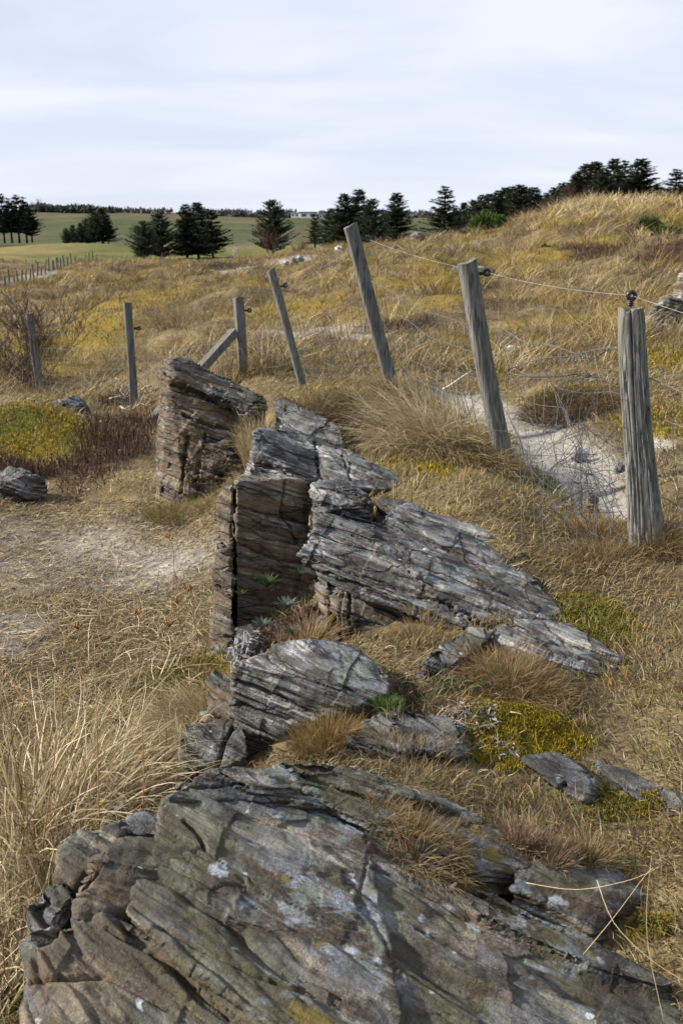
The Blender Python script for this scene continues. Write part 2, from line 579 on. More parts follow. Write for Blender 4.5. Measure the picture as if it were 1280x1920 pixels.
def wood_mat(name, tone=1.0, warm=0.0):
    m, N, L, B = new_mat(name, 0.9, 0.15)
    tc = N.new('ShaderNodeTexCoord')
    mp = N.new('ShaderNodeMapping'); mp.inputs['Scale'].default_value = (75, 75, 1.6)
    L.new(tc.outputs['Object'], mp.inputs[0])
    oi = N.new('ShaderNodeObjectInfo')
    of = N.new('ShaderNodeVectorMath'); of.operation = 'ADD'
    L.new(mp.outputs[0], of.inputs[0]); L.new(oi.outputs['Random'], of.inputs[1])
    g1 = n_noise(N, L, of.outputs[0], 1.0, 6, 0.7, 0.12)
    mp2 = N.new('ShaderNodeMapping'); mp2.inputs['Scale'].default_value = (5, 5, 3)
    L.new(tc.outputs['Object'], mp2.inputs[0])
    g2 = n_noise(N, L, mp2.outputs[0], 1.0, 4, 0.6)
    t = tone
    c = n_ramp(N, L, g1, [(.34, (.03 * t, .028 * t, .028 * t)), (.46, (.13 * t, .14 * t, .132 * t)), (.6, (.235 * t, .22 * t, .20 * t)), (.75, (.33 * t, .31 * t, .28 * t))])
    c = n_mix(N, L, n_ramp(N, L, g2, [(.45, 0.0), (.7, .5 + warm)]), c, (.13 * t, .125 * t, .08 * t))
    L.new(c, B.inputs['Base Color'])
    nb = n_bump(N, L, g1, 0.6, 0.006)
    L.new(nb, B.inputs['Normal'])
    return m


def flat_mat(name, col, rough=0.6, spec=0.3, metal=0.0, var=0.25, scale=20):
    m, N, L, B = new_mat(name, rough, spec)
    B.inputs['Metallic'].default_value = metal
    tc = N.new('ShaderNodeTexCoord')
    n = n_noise(N, L, tc.outputs['Object'], scale, 4)
    c = n_ramp(N, L, n, [(.3, tuple(q * (1 - var) for q in col)), (.7, tuple(q * (1 + var) for q in col))])
    L.new(c, B.inputs['Base Color'])
    return m


M = {}
M['slab'] = rock_mat("lichened_slab", hue=(1.0, .955, .82), band=1.6, joints=0.45, lichen=1.0, brown=1.0, olive=1.2, white=0.6, moss=1.3, dark=0.62)
M['edge'] = rock_mat("rusty_edge_rock", hue=(1.0, .88, .66), band=0.9, joints=0.4, lichen=0.4, brown=1.5, olive=0.6, white=0.2, moss=0.5, dark=0.66)
M['gneiss'] = rock_mat("banded_gneiss", band=1.1, lichen=1.0, brown=0.5, olive=0.2, white=0.15, moss=0.15, dark=1.1)
M['gneiss_rust'] = rock_mat("rusty_gneiss", hue=(1.0, .90, .72), band=1.1, lichen=0.6, brown=1.7, olive=0.25, white=0.12, moss=0.2, dark=0.72)
M['boulder'] = rock_mat("boulder_rock", band=0.4, lichen=0.6, brown=0.3, olive=0.4, white=0.3, moss=0.5, dark=0.9)
M['pale'] = rock_mat("pale_stone", band=0.15, joints=0.2, lichen=0.3, brown=0.3, olive=0.0, white=0.2, moss=0.0, dark=3.4)
M['tan'] = rock_mat("tan_stone", band=0.2, joints=0.3, lichen=0.3, brown=1.4, olive=0.1, white=0.1, moss=0.0, dark=2.6)
M['grass'] = tint_mat("grass_blades", 0.28)
M['needles'] = tint_mat("needles", 0.12)
M['grain'] = tint_mat("small_stones", 0.0)
M['ground'] = ground_mat()
M['wood'] = wood_mat("weathered_post", 0.70)
M['oldwood'] = wood_mat("old_split_post", 0.82)
M['wire'] = flat_mat("galvanised_wire", (.10, .105, .11), 0.5, 0.4, 0.4)
M['wirelight'] = flat_mat("pale_electric_wire", (.30, .30, .295), 0.5, 0.4, 0.2)
M['wiredark'] = flat_mat("dull_wire", (.05, .053, .06), 0.5, 0.4, 0.3)
M['plastic'] = flat_mat("black_plastic", (.012, .013, .016), 0.35, 0.5)
M['bark'] = flat_mat("bark", (.055, .045, .038), 0.95, 0.1, 0, 0.4)
M['twig'] = flat_mat("reddish_twigs", (.075, .045, .04), 0.9, 0.1, 0, 0.3)
M['bush_twig'] = flat_mat("grey_brown_twigs", (.062, .044, .042), 0.9, 0.1, 0, 0.3)
M['stem'] = flat_mat("dry_stems", (.16, .10, .045), 0.9, 0.1, 0, 0.3)
M['drift'] = flat_mat("bleached_wood", (.36, .33, .29), 0.9, 0.1, 0, 0.3)
M['white'] = flat_mat("white_render", (.72, .72, .72), 0.8, 0.2, 0, 0.05)
M['roof'] = flat_mat("dark_roof", (.07, .075, .085), 0.8, 0.2)
M['glass'] = flat_mat("window_glass", (.03, .04, .05), 0.1, 0.5)


# ================================================================== GROUND
def ell(px, py, rx, ry):
    x, y, z = hit(px, py)
    _, y0, _ = hit(px, py + ry)
    _, y1, _ = hit(px, py - ry)
    return (x, y, rx / F * y * 1.03, max(0.5 * abs(y1 - y0), 0.05))


def blob(x, y, E, soft=0.55):
    """0..1 inside a list of ground ellipses with ragged edges"""
    w = np.zeros_like(x)
    for (cx, cy, rx, ry) in E:
        q = np.sqrt(((x - cx) / rx) ** 2 + ((y - cy) / ry) ** 2)
        w = np.maximum(w, 1 - sstep(soft, 1.25, q))
    return w


E_SAND = [ell(*q) for q in [(865, 762, 85, 22), (960, 800, 105, 42), (1045, 860, 110, 62), (1125, 935, 60, 45), (1230, 830, 40, 20)]]
E_SANDTHIN = [ell(*q) for q in [(90, 1040, 260, 75), (20, 1190, 80, 55), (270, 1070, 160, 60), (590, 622, 110, 9), (60, 520, 45, 10), (680, 632, 60, 6), (460, 503, 45, 5), (540, 495, 60, 6)]]
E_HEATHER = [ell(*q) for q in [(225, 808, 62, 40), (90, 885, 130, 16), (60, 712, 90, 12), (220, 850, 60, 30), (1120, 470, 60, 18), (1230, 470, 60, 22), (225, 752, 40, 10), (760, 620, 60, 10), (600, 505, 60, 6)]]
E_MOSS = [ell(*q) for q in [(70, 805, 130, 55), (985, 1352, 120, 52), (935, 1425, 50, 22), (1240, 790, 90, 35), (1010, 612, 130, 10), (900, 690, 80, 14), (120, 650, 140, 40), (560, 590, 90, 12), (1240, 670, 80, 22),
                            (280, 560, 120, 18), (1050, 735, 80, 10), (700, 590, 110, 14), (1000, 480, 90, 12), (820, 540, 80, 10), (590, 745, 50, 10), (820, 880, 40, 15), (780, 860, 60, 14)]]
E_GREEN = [ell(*q) for q in [(1115, 1165, 70, 45), (30, 785, 60, 28), (140, 830, 40, 20), (1150, 1505, 80, 32), (665, 752, 80, 22), (1010, 890, 25, 14), (330, 1290, 100, 50), (950, 825, 20, 14), (620, 1300, 60, 25), (1200, 1730, 50, 25)]]
E_SOIL = [ell(*q) for q in [(1060, 752, 90, 20), (720, 1310, 120, 40), (560, 1190, 70, 50), (1180, 640, 40, 8), (440, 500, 60, 6)]]

STRAW = np.array([.31, .245, .125]); THATCH = np.array([.105, .078, .042]); OCHRE = np.array([.175, .125, .020])  # thatch darkened so the shade between blades is in its colour
GREENM = np.array([.115, .13, .022]); SAND = np.array([.28, .262, .232]); SOIL = np.array([.045, .033, .023]); HEATH = np.array([.062, .036, .026])
FAIRWAY = np.array([.098, .100, .030]); FARHILL = np.array([.088, .078, .040]); FARGREEN = np.array([.058, .066, .027])


def weights(x, y):
    r = np.sqrt(x * x + y * y)
    n1 = fbm2(x, y, 1.7, 21)
    n2 = fbm2(x, y, 6.0, 22)
    jx, jy = x + 0.06 * r / 5 * n2, y + 0.12 * r / 5 * n1
    w = dict(sand=blob(jx, jy, E_SAND, .6), thin=blob(jx, jy, E_SANDTHIN, .4), heather=blob(jx, jy, E_HEATHER), moss=blob(jx, jy, E_MOSS),
             green=blob(jx, jy, E_GREEN), soil=blob(jx, jy, E_SOIL))
    return w, n1, n2, r


def ground_colour(x, y):
    w, n1, n2, r = weights(x, y)
    mid = sstep(10, 14, r) * (1 - sstep(60, 90, r))
    c = THATCH + (STRAW - THATCH) * sstep(-.1, .6, n1)[:, None] * .45
    m = sstep(.0, .34, fbm2(x, y, 0.55, 31) + .35 * fbm2(x, y, 3.1, 34, 2)) * mid * .6
    c = c + (OCHRE - c) * m[:, None]
    dk = sstep(.05, .35, fbm2(x, y, 0.8, 33)) * mid * .75
    c = c + (np.array([.075, .05, .028]) - c) * dk[:, None]
    for key, cc, s in (('thin', SAND * 1.0, .75), ('moss', OCHRE, .85), ('green', GREENM, .8), ('soil', SOIL, .85), ('heather', HEATH, .9), ('sand', SAND, 1.0)):
        k = np.clip(w[key] * s * (1 + .5 * n2), 0, 1)
        c = c + (cc - c) * k[:, None]
    # far land: fairway, rough, fields
    far = sstep(60, 85, r)
    n5 = fbm2(x, y, .02, 41)
    fw = FAIRWAY + (np.array([.17, .135, .05]) - FAIRWAY) * sstep(-.15, .35, fbm2(x, y, .06, 42))[:, None]
    hill = FARGREEN + (FARHILL - FARGREEN) * sstep(-.1, .25, n5 + .5 * sstep(300, 400, r) * sstep(20, -60, x) - .15)[:, None]
    hill = hill * (1 + .45 * fbm2(x, y, .09, 43) + .3 * fbm2(x, y, .5, 44))[:, None]
    fw = fw * (1 + .35 * fbm2(x, y, .4, 45))[:, None]
    fc = fw + (hill - fw) * sstep(125, 160, r)[:, None]
    # ploughed light strip half way up and a dark hedge-like band
    c = c + (fc - c) * far[:, None]
    return c, w


def build_ground():
    na = 560
    ang = np.concatenate([np.linspace(-math.pi, -0.62, 30)[:-1], np.linspace(-0.62, 0.62, na), np.linspace(0.62, math.pi, 30)[1:]])
    rad = np.concatenate([[0.02], np.exp(np.linspace(math.log(.5), math.log(1400), 760))])
    A, RR = np.meshgrid(ang, rad)
    x, y = (RR * np.sin(A)).ravel(), (RR * np.cos(A)).ravel()
    z = ground(x, y)
    c, w = ground_colour(x, y)
    r = RR.ravel()
    # little hollows: the sandy path lies a hand below the turf beside it
    z = z - 0.05 * w['sand']
    n, m = len(rad), len(ang)
    i, j = np.meshgrid(np.arange(n - 1), np.arange(m - 1), indexing='ij')
    a = (i * m + j).ravel()
    Fq = np.stack([a, a + 1, a + m + 1, a + m], 1)[:, ::-1]
    me = mesh_np("ground", np.stack([x, y, z], 1), Fq, c)
    o = link("ground", me, M['ground'])
    tag(o, kind="structure")
    # make sure it faces up
    if me.polygons[len(me.polygons) // 2].normal.z < 0:
        me.flip_normals()


build_ground()

# ================================================================== ROCKS
ROCKS = []


def voxel(V, Fs, size):
    me = bpy.data.meshes.new("block")
    me.from_pydata([tuple(v) for v in V], [], Fs)
    o = bpy.data.objects.new("block", me)
    COL.objects.link(o)
    md = o.modifiers.new("r", 'REMESH')
    md.mode = 'VOXEL'
    md.voxel_size = size
    sb = o.modifiers.new("s", 'SUBSURF')
    sb.subdivision_type = 'SIMPLE'
    sb.levels = sb.render_levels = 1
    dg = bpy.context.evaluated_depsgraph_get()
    dg.update()
    e = o.evaluated_get(dg)
    m2 = bpy.data.meshes.new_from_object(e)
    bpy.data.objects.remove(o)
    bpy.data.meshes.remove(me)
    return m2


def normals_of(me):
    n = np.empty(len(me.vertices) * 3, np.float32)
    me.vertices.foreach_get("normal", n)
    return n.reshape(-1, 3).astype(float)


def rnd1(i, seed):
    z = np.zeros_like(i)
    return _hash(i, z, z, seed) * 2 - 1


def plane_pt(px, py, off, a=(-.28, 0.0), z0=.128):
    """point of the dip slope z = z0 + off + a.x x + a.y y seen at a pixel"""
    x, y, z = ray(px, py)
    # CAMZ + t z = z0+off + a0 t x + a1 t y
    t = (z0 + off - CAMZ) / (z - a[0] * x - a[1] * y)
    return np.array([x * t, y * t, CAMZ + z * t])


def rock(name, label, hulls, vox, mat, group=None, cat="rock", seed=0, lay=1.0, rough=1.0, blocky=1.0, cracks=(), bed=BED, lays=(.075, .028, .011), smooth_it=2):
    V, Fs = [], []
    for H in hulls:
        pts, down = H if isinstance(H, tuple) else (H, 0)
        Q = []
        for q in pts:
            q = np.array(q) if isinstance(q, np.ndarray) else P(*q)
            Q.append(q)
            if down:
                Q.append(q - np.array([0, 0, down]))
        bm = bmesh.new()
        vs_ = [bm.verts.new(q) for q in Q]
        r = bmesh.ops.convex_hull(bm, input=vs_)
        dead = list({v for v in r['geom_interior'] + r['geom_unused'] if isinstance(v, bmesh.types.BMVert)})
        if dead:
            bmesh.ops.delete(bm, geom=dead, context='VERTS')
        bmesh.ops.recalc_face_normals(bm, faces=bm.faces)
        bm.verts.index_update()
        o = len(V)
        V += [np.array(v.co) for v in bm.verts]
        Fs += [tuple(v.index + o for v in f.verts) for f in bm.faces]
        bm.free()
    me = voxel(V, Fs, vox)
    n = len(me.vertices)
    co = np.empty(n * 3, np.float32)
    me.vertices.foreach_get("co", co)
    p = co.reshape(-1, 3).astype(float)
    nr = normals_of(me)
    b = bed / np.linalg.norm(bed)
    t1 = np.array([1, 0, 0.]) - b * b[0]
    t1 /= np.linalg.norm(t1)
    t2 = np.cross(b, t1)
    # broad shape
    d = rough * (.026 * fbm(p * 3.1, 50 + seed, 3) + .010 * fbm(p * 11, 60 + seed, 3) + .004 * fbm(p * 45, 65 + seed, 3))
    s = p @ b + .016 * fbm(p * 2.3, 70 + seed, 3)
    u, w = p @ t1, p @ t2
    # joint-bounded blocks
    bu = u / .23 + .5 * fbm(p * 3, 80 + seed, 2)
    bw = w / .27 + .5 * fbm(p * 3, 81 + seed, 2)
    bs = s / .045
    ci = np.stack([np.floor(bu), np.floor(bw), np.floor(bs)], 1).astype(np.int64)
    d = d + blocky * .030 * (_hash(ci[:, 0], ci[:, 1], ci[:, 2], 90 + seed) - .5)
    # beds of several thicknesses, each standing a little proud or back
    for q, t in enumerate(lays):
        k = s / t + .35 * fbm(np.stack([u, w, s], 1) * 5, 100 + seed + q, 2)
        i = np.floor(k).astype(np.int64)
        f = k - i
        lat = vnoise(np.stack([u * 3.0, w * 3.0, i * 7.7], 1), 120 + seed + q)
        lat1 = vnoise(np.stack([u * 3.0, w * 3.0, (i + 1) * 7.7], 1), 120 + seed + q)
        v0, v1 = rnd1(i, 110 + seed + q) * .6 + lat * .7, rnd1(i + 1, 110 + seed + q) * .6 + lat1 * .7
        g = v0 + (v1 - v0) * sstep(.80, 1.0, f)
        groove = -np.exp(-((np.minimum(f, 1 - f)) / .10) ** 2) * .8
        d = d + lay * t * .26 * (g + groove)
    # frayed ends along the bedding
    d = d + lay * .007 * fbm(np.stack([u * 9, w * 9, s * 95], 1), 130 + seed, 3)
    p = p + nr * d[:, None]
    # cracks: grooves cut into the visible face
    if cracks:
        X, Y = project(p)
        face = np.einsum('ij,ij->i', nr, np.array([0, 0, CAMZ]) - p) > 0
        for (pts, wd, dep) in cracks:
            dist = np.full(n, 1e9)
            Xj = X + 4 * fbm(p * 25, 7, 2)
            Yj = Y + 4 * fbm(p * 25, 8, 2)
            for (ax, ay), (bx, by) in zip(pts[:-1], pts[1:]):
                L2 = (bx - ax) ** 2 + (by - ay) ** 2
                t = np.clip(((Xj - ax) * (bx - ax) + (Yj - ay) * (by - ay)) / L2, 0, 1)
                dist = np.minimum(dist, np.hypot(Xj - ax - t * (bx - ax), Yj - ay - t * (by - ay)))
            p = p - nr * (face * dep * .7 * np.exp(-(dist / (wd * .62)) ** 2))[:, None]
    base = np.array([p[:, 0].mean(), p[:, 1].mean(), 0])
    base[2] = float(ground([base[0]], [base[1]])[0])
    ROCKS.append(p.copy())
    me.vertices.foreach_set("co", (p - base).astype(np.float32).ravel())
    me.polygons.foreach_set("use_smooth", np.full(len(me.polygons), True))
    me.update()
    me.name = name
    me.materials.clear()
    o = link(name, me, mat, None, base)
    tag(o, label, cat, group)
    return o


PP = plane_pt
# --- foreground dip slope
rock("rock_slab", "broad lichen-spotted dark slab filling the bottom of the picture", [
    ([PP(345, 1478, 0), PP(420, 1490, .0), PP(560, 1492, 0), PP(680, 1555, 0.0), PP(700, 1700, .0), PP(755, 1880, .0), PP(770, 2060, -.01), PP(560, 1960, -.018), PP(330, 1800, -.034), PP(240, 1710, -.04), PP(262, 1640, -.03), PP(320, 1575, -.016), PP(305, 1510, -.01)], .5),
    ([PP(560, 1492, -.012), PP(700, 1555, -.016), PP(830, 1636, -.020), PP(1010, 1720, -.020), PP(1160, 1788, -.020), PP(1285, 1850, -.020), PP(1300, 2060, -.020), PP(600, 2060, -.020), PP(560, 1600, -.022)], .5),
    ([PP(835, 1650, .008), PP(1000, 1720, .012), PP(1160, 1788, .012), PP(1270, 1840, .01), PP(1240, 1850, .01), PP(1090, 1800, .012), PP(900, 1712, .012)], .06),
    ([PP(470, 1640, .004), PP(640, 1640, .006), PP(670, 1700, .006), PP(640, 1760, .004), PP(420, 1720, .0)], .05),
], .0075, M['slab'], seed=1, lay=1.35, lays=(.040, .015, .006), rough=.5, blocky=.32, cracks=[
    ([(345, 1540), (372, 1562), (384, 1590)], 6, .03), ([(690, 1600), (672, 1690), (720, 1760), (745, 1830), (765, 1930)], 6, .010),
    ([(290, 1735), (400, 1790), (520, 1845), (640, 1870)], 4, .016), ([(620, 1590), (750, 1650), (900, 1735), (1080, 1815)], 6, .014),
    ([(440, 1810), (640, 1890)], 4, .015), ([(1090, 1810), (900, 1722), (980, 1760)], 8, .03),
    ([(560, 1500), (700, 1560), (830, 1640), (1000, 1725)], 8, .03), ([(780, 1740), (960, 1830), (1150, 1900)], 5, .012)])
rock("rock_slab", "long grey slab behind the broad foreground slab, split from it by a grassy crack", [
    ([PP(522, 1422, .03), PP(600, 1420, .04), PP(700, 1450, .035), PP(800, 1482, .03), PP(905, 1530, .03), PP(1015, 1592, .02), PP(1010, 1625, .01), PP(900, 1640, .0), PP(780, 1590, .01), PP(560, 1480, .02)], .35),
    ([PP(530, 1432, .045), PP(640, 1436, .055), PP(800, 1490, .045), PP(830, 1510, .04), PP(560, 1462, .04)], .1),
], .0075, M['slab'], seed=2, lay=1.3, lays=(.034, .016, .007), rough=.3, blocky=.25, cracks=[([(540, 1445), (700, 1500), (880, 1590)], 5, .02), ([(600, 1440), (820, 1520), (960, 1590)], 4, .015)])
rock("rock_ledge", "thin layered ledge with splintered pale edges at the top left of the foreground slab", [
    ([PP(310, 1496, .02), PP(345, 1470, .03), PP(405, 1434, .03), PP(455, 1432, .04), PP(530, 1440, .035), PP(640, 1500, .02), PP(560, 1512, .01), PP(420, 1505, .01)], .3),
    ([PP(400, 1440, .05), PP(460, 1440, .055), PP(560, 1475, .045), PP(470, 1480, .04)], .06),
], .007, M['slab'], seed=3, lay=1.3, rough=.5, blocky=.4, lays=(.04, .016, .007), cracks=[([(360, 1480), (450, 1470), (600, 1490)], 4, .02), ([(330, 1530), (420, 1505), (540, 1505)], 4, .02)])
rock("rock_block", "rounded rusty orange block at the upper left corner of the foreground slab", [
    ([PP(150, 1650, -.03), PP(190, 1600, -.02), PP(250, 1575, -.02), PP(330, 1560, -.02), PP(372, 1600, -.03), PP(260, 1640, -.03), PP(250, 1700, -.05), PP(150, 1720, -.07)], .5),
], .008, M['edge'], seed=4, lay=.9, rough=.6, blocky=1.0)
rock("rock_block", "grey boulder-like block wedged beside the straw on the left edge of the slab", [
    ([PP(112, 1590, -.10), PP(150, 1560, -.08), PP(215, 1545, -.07), PP(232, 1565, -.07), PP(190, 1600, -.09), PP(140, 1660, -.11), PP(105, 1640, -.12)], .4),
], .008, M['edge'], seed=5, lay=.8, rough=.6, blocky=1.0)
rock("rock_block", "small dark grey block below the wedged one, against the straw", [
    ([PP(35, 1700, -.15), PP(75, 1670, -.13), PP(125, 1650, -.11), PP(135, 1690, -.11), PP(105, 1735, -.12), PP(50, 1750, -.15)], .4),
], .008, M['boulder'], seed=6, lay=.8, rough=.6, blocky=1.0)
rock("rock_block", "low dark mossy stone between the straw and the ledge", [
    ([PP(222, 1545, -.08), PP(250, 1528, -.07), PP(320, 1525, -.05), PP(342, 1545, -.05), PP(300, 1565, -.06), PP(240, 1562, -.08)], .3),
], .008, M['boulder'], seed=7, lay=.6, rough=.8, blocky=.5)
rock("rock_slab", "brown streaked lower slab in the bottom left corner", [
    ([PP(55, 1800, -.10), PP(120, 1740, -.075), PP(170, 1712, -.06), PP(245, 1725, -.045), PP(330, 1790, -.04), PP(480, 1850, -.03), PP(640, 2060, -.03), PP(40, 2060, -.12), PP(40, 1880, -.12)], .5),
    ([PP(330, 1775, -.022), PP(420, 1780, -.018), PP(600, 1850, -.016), PP(660, 1900, -.016), PP(600, 2020, -.02), PP(400, 1850, -.03)], .2),
], .0085, M['edge'], seed=8, lay=1.2, lays=(.04, .017, .007), rough=.5, blocky=.4, cracks=[([(200, 1740), (320, 1810), (430, 1910)], 6, .025), ([(60, 1840), (200, 1830), (330, 1900)], 6, .02), ([(380, 1840), (520, 1900), (600, 1950)], 5, .02)])
rock("rock_slab", "low grey flake sunk in the dry turf right of the long slab", [
    ([PP(1015, 1598, .01), PP(1080, 1588, .01), PP(1120, 1610, .01), PP(1190, 1680, .0), PP(1110, 1735, -.01), PP(960, 1665, -.01)], .3),
], .0085, M['slab'], seed=9, lay=.9, rough=.8, blocky=.6)
# --- blocks in the middle
rock("rock_block", "wedge-shaped grey block with a flat top behind two brown tufts", [
    [(441, 1248, 3.06), (470, 1232, 3.2), (520, 1212, 3.3), (560, 1204, 3.36), (640, 1202, 3.38), (690, 1228, 3.3), (735, 1266, 3.14), (725, 1300, 3.05), (600, 1352, 2.98), (450, 1385, 3.02), (428, 1350, 3.05), (436, 1290, 3.06),
     (450, 1480, 3.05), (700, 1400, 3.1), (620, 1330, 3.5), (450, 1330, 3.4)],
], .0075, M['gneiss'], seed=10, lay=.7, rough=.5, blocky=.5, cracks=[([(445, 1275), (560, 1325), (600, 1340)], 5, .03), ([(445, 1320), (540, 1352)], 5, .03)])
rock("rock_block", "small rounded stone with one dark crack left of the wedge-shaped block", [
    ([(332, 1385, 2.98), (345, 1352, 3.1), (395, 1343, 3.14), (440, 1348, 3.12), (462, 1375, 2.98), (470, 1415, 2.9), (400, 1450, 2.88), (335, 1440, 2.95)], .25),
], .0085, M['boulder'], seed=11, lay=.5, rough=.9, blocky=.4, cracks=[([(445, 1355), (420, 1390), (405, 1440)], 5, .05)])
rock("rock_block", "dark brown footing block under the left end of the wedge-shaped block", [
    ([(385, 1300, 3.3), (400, 1270, 3.35), (438, 1250, 3.35), (445, 1340, 3.15), (385, 1335, 3.2)], .3),
], .011, M['gneiss_rust'], seed=12, lay=.6, rough=.9)
rock("rock_slab", "great tilted slab of thin grey layers with its splintered end jutting out to the left", [
    [(556, 1040, 4.0), (575, 1020, 4.05), (600, 1085, 3.96), (700, 1128, 3.86), (800, 1170, 3.74), (900, 1190, 3.66), (760, 1060, 4.4), (720, 1040, 4.45), (880, 1120, 4.15), (600, 1010, 4.15)],
    [(578, 1008, 4.08), (600, 972, 4.2), (640, 962, 4.35), (700, 985, 4.45), (780, 1010, 4.45), (930, 1090, 4.2), (1010, 1140, 4.0), (1062, 1168, 3.85), (1040, 1190, 3.78), (940, 1185, 3.72), (800, 1120, 3.84), (640, 1050, 3.98), (900, 1140, 4.1)],
    [(750, 1055, 4.0), (800, 1030, 4.2), (900, 1085, 4.1), (1000, 1150, 3.95), (980, 1195, 3.7), (860, 1160, 3.72)],
], .0095, M['gneiss'], seed=13, lay=1.05, rough=.5, blocky=.65, cracks=[([(570, 1045), (700, 1085), (850, 1140), (960, 1180)], 4, .025), ([(590, 1000), (700, 1035), (800, 1090), (905, 1140)], 4, .03), ([(640, 985), (800, 1040), (1000, 1140)], 3, .02), ([(610, 1075), (720, 1110), (800, 1145)], 4, .03)])
rock("rock_slab", "upper slab with a white lichen streak along its crest, behind the great tilted slab", [
    ([(712, 972, 4.58), (730, 955, 4.7), (765, 950, 4.78), (850, 985, 4.7), (965, 1048, 4.4), (1020, 1098, 4.1), (1068, 1160, 3.85), (1000, 1140, 3.92), (880, 1070, 4.25), (760, 1005, 4.5)], .16),
    ([(725, 956, 4.68), (765, 946, 4.76), (850, 984, 4.68), (905, 1018, 4.52), (820, 1008, 4.5)], .05),
], .0095, M['gneiss'], seed=14, lay=1.0, rough=.5, blocky=.6, cracks=[([(740, 985), (860, 1040), (1000, 1130)], 4, .03)])
rock("rock_slab", "bluish lower slab lying flat behind the upper slab, at the edge of the bank", [
    ([(705, 932, 4.95), (760, 938, 4.98), (830, 962, 4.9), (905, 1000, 4.72), (978, 1046, 4.45), (960, 1075, 4.3), (860, 1010, 4.6), (750, 965, 4.8)], .25),
], .011, M['boulder'], seed=15, lay=.9, rough=.7)
rock("rock_slab", "thin splintered slabs at the low right end of the great tilted slab", [
    ([(925, 1185, 3.62), (960, 1162, 3.76), (1060, 1178, 3.75), (1110, 1205, 3.62), (1162, 1236, 3.52), (1150, 1262, 3.42), (1080, 1250, 3.42), (1000, 1226, 3.45), (935, 1205, 3.5)], .12),
    ([(960, 1168, 3.78), (1060, 1172, 3.8), (1140, 1222, 3.58), (1050, 1215, 3.6)], .06),
], .009, M['gneiss'], seed=16, lay=1.3, rough=.6, cracks=[([(960, 1190), (1080, 1230), (1140, 1250)], 4, .02)])
rock("rock_block", "small flat grey block in front of the great slab's foot", [
    ([(790, 1240, 3.3), (810, 1212, 3.42), (875, 1178, 3.56), (925, 1185, 3.54), (900, 1215, 3.42), (850, 1243, 3.3)], .12),
], .009, M['boulder'], seed=17, lay=1, rough=.6)
rock("rock_pillar", "upright rusty pillar propping the great slab, its left side sunlit", [
    [(594, 1065, 4.22), (612, 1060, 4.1), (618, 1200, 3.98), (600, 1205, 4.05), (640, 1070, 4.25), (640, 1190, 4.1)],
    [(622, 1100, 4.05), (650, 1085, 4.0), (760, 1150, 3.95), (755, 1215, 3.85), (625, 1215, 3.85), (640, 1090, 4.3), (740, 1150, 4.3)],
    [(690, 1215, 3.66), (720, 1190, 3.8), (760, 1195, 3.8), (770, 1230, 3.6), (700, 1240, 3.55)],
], .0095, M['gneiss_rust'], seed=18, lay=.8, rough=.7, blocky=.6, cracks=[([(640, 1095), (636, 1150), (640, 1205)], 4, .05), ([(655, 1100), (658, 1200)], 3, .04), ([(660, 1150), (760, 1190)], 4, .03)])
rock("rock_block", "dark upright block with a sheer brown face below the back knob", [
    [(442, 903, 4.62), (470, 898, 4.72), (560, 896, 4.85), (577, 905, 4.9), (576, 1060, 4.8), (560, 1110, 4.7), (442, 1125, 4.48), (445, 1240, 4.35), (590, 1140, 4.7), (520, 896, 5.2), (450, 896, 5.1), (580, 1100, 5.2)],
    [(574, 1010, 4.7), (610, 1030, 4.75), (610, 1120, 4.6), (560, 1120, 4.6), (600, 1040, 5.1)],
], .011, M['gneiss_rust'], seed=19, lay=.36, rough=.7, blocky=.4, cracks=[([(535, 905), (528, 960), (560, 1020)], 4, .05), ([(445, 1020), (520, 1050), (575, 1060)], 4, .03), ([(442, 960), (500, 990)], 3, .02)])
rock("rock_pillar", "tall narrow pale column at the left side of the dark upright block", [
    [(405, 932, 4.66), (420, 912, 4.75), (440, 904, 4.66), (437, 1040, 4.5), (440, 1215, 4.3), (428, 1255, 4.25), (394, 1255, 4.3), (397, 1110, 4.5), (402, 1010, 4.6), (425, 910, 5.0), (420, 1200, 4.7)],
    [(425, 918, 4.95), (456, 908, 4.95), (425, 1235, 4.55), (456, 1235, 4.55), (440, 918, 5.15), (440, 1235, 4.8)],
    [(398, 950, 4.72), (412, 925, 4.78), (410, 990, 4.66), (398, 985, 4.72)],
    [(442, 1175, 4.3), (478, 1165, 4.3), (484, 1210, 4.2), (470, 1235, 4.15), (445, 1240, 4.15), (460, 1180, 4.6)],
], .010, M['gneiss_rust'], seed=20, lay=.5, rough=.6, blocky=.5, cracks=[([(400, 1010), (437, 1035)], 4, .05), ([(400, 1090), (437, 1120)], 3, .04), ([(438, 920), (434, 1000), (440, 1120)], 3, .05)])
rock("rock_block", "knob of dark rock capped with white lichen above the great slab", [
    [(586, 908, 4.85), (600, 897, 5.0), (645, 897, 5.05), (692, 925, 5.0), (700, 985, 4.85), (640, 965, 4.6), (600, 990, 4.55), (583, 1000, 4.62), (580, 940, 4.75), (610, 1010, 4.9), (690, 1000, 5.1)],
    [(592, 935, 4.68), (640, 908, 4.85), (690, 932, 4.8), (696, 950, 4.72), (640, 955, 4.6), (595, 965, 4.6)],
], .010, M['gneiss'], seed=21, lay=.6, rough=.8, blocky=.6, cracks=[([(586, 945), (640, 950), (695, 945)], 4, .04), ([(600, 975), (650, 955), (700, 975)], 4, .04)])
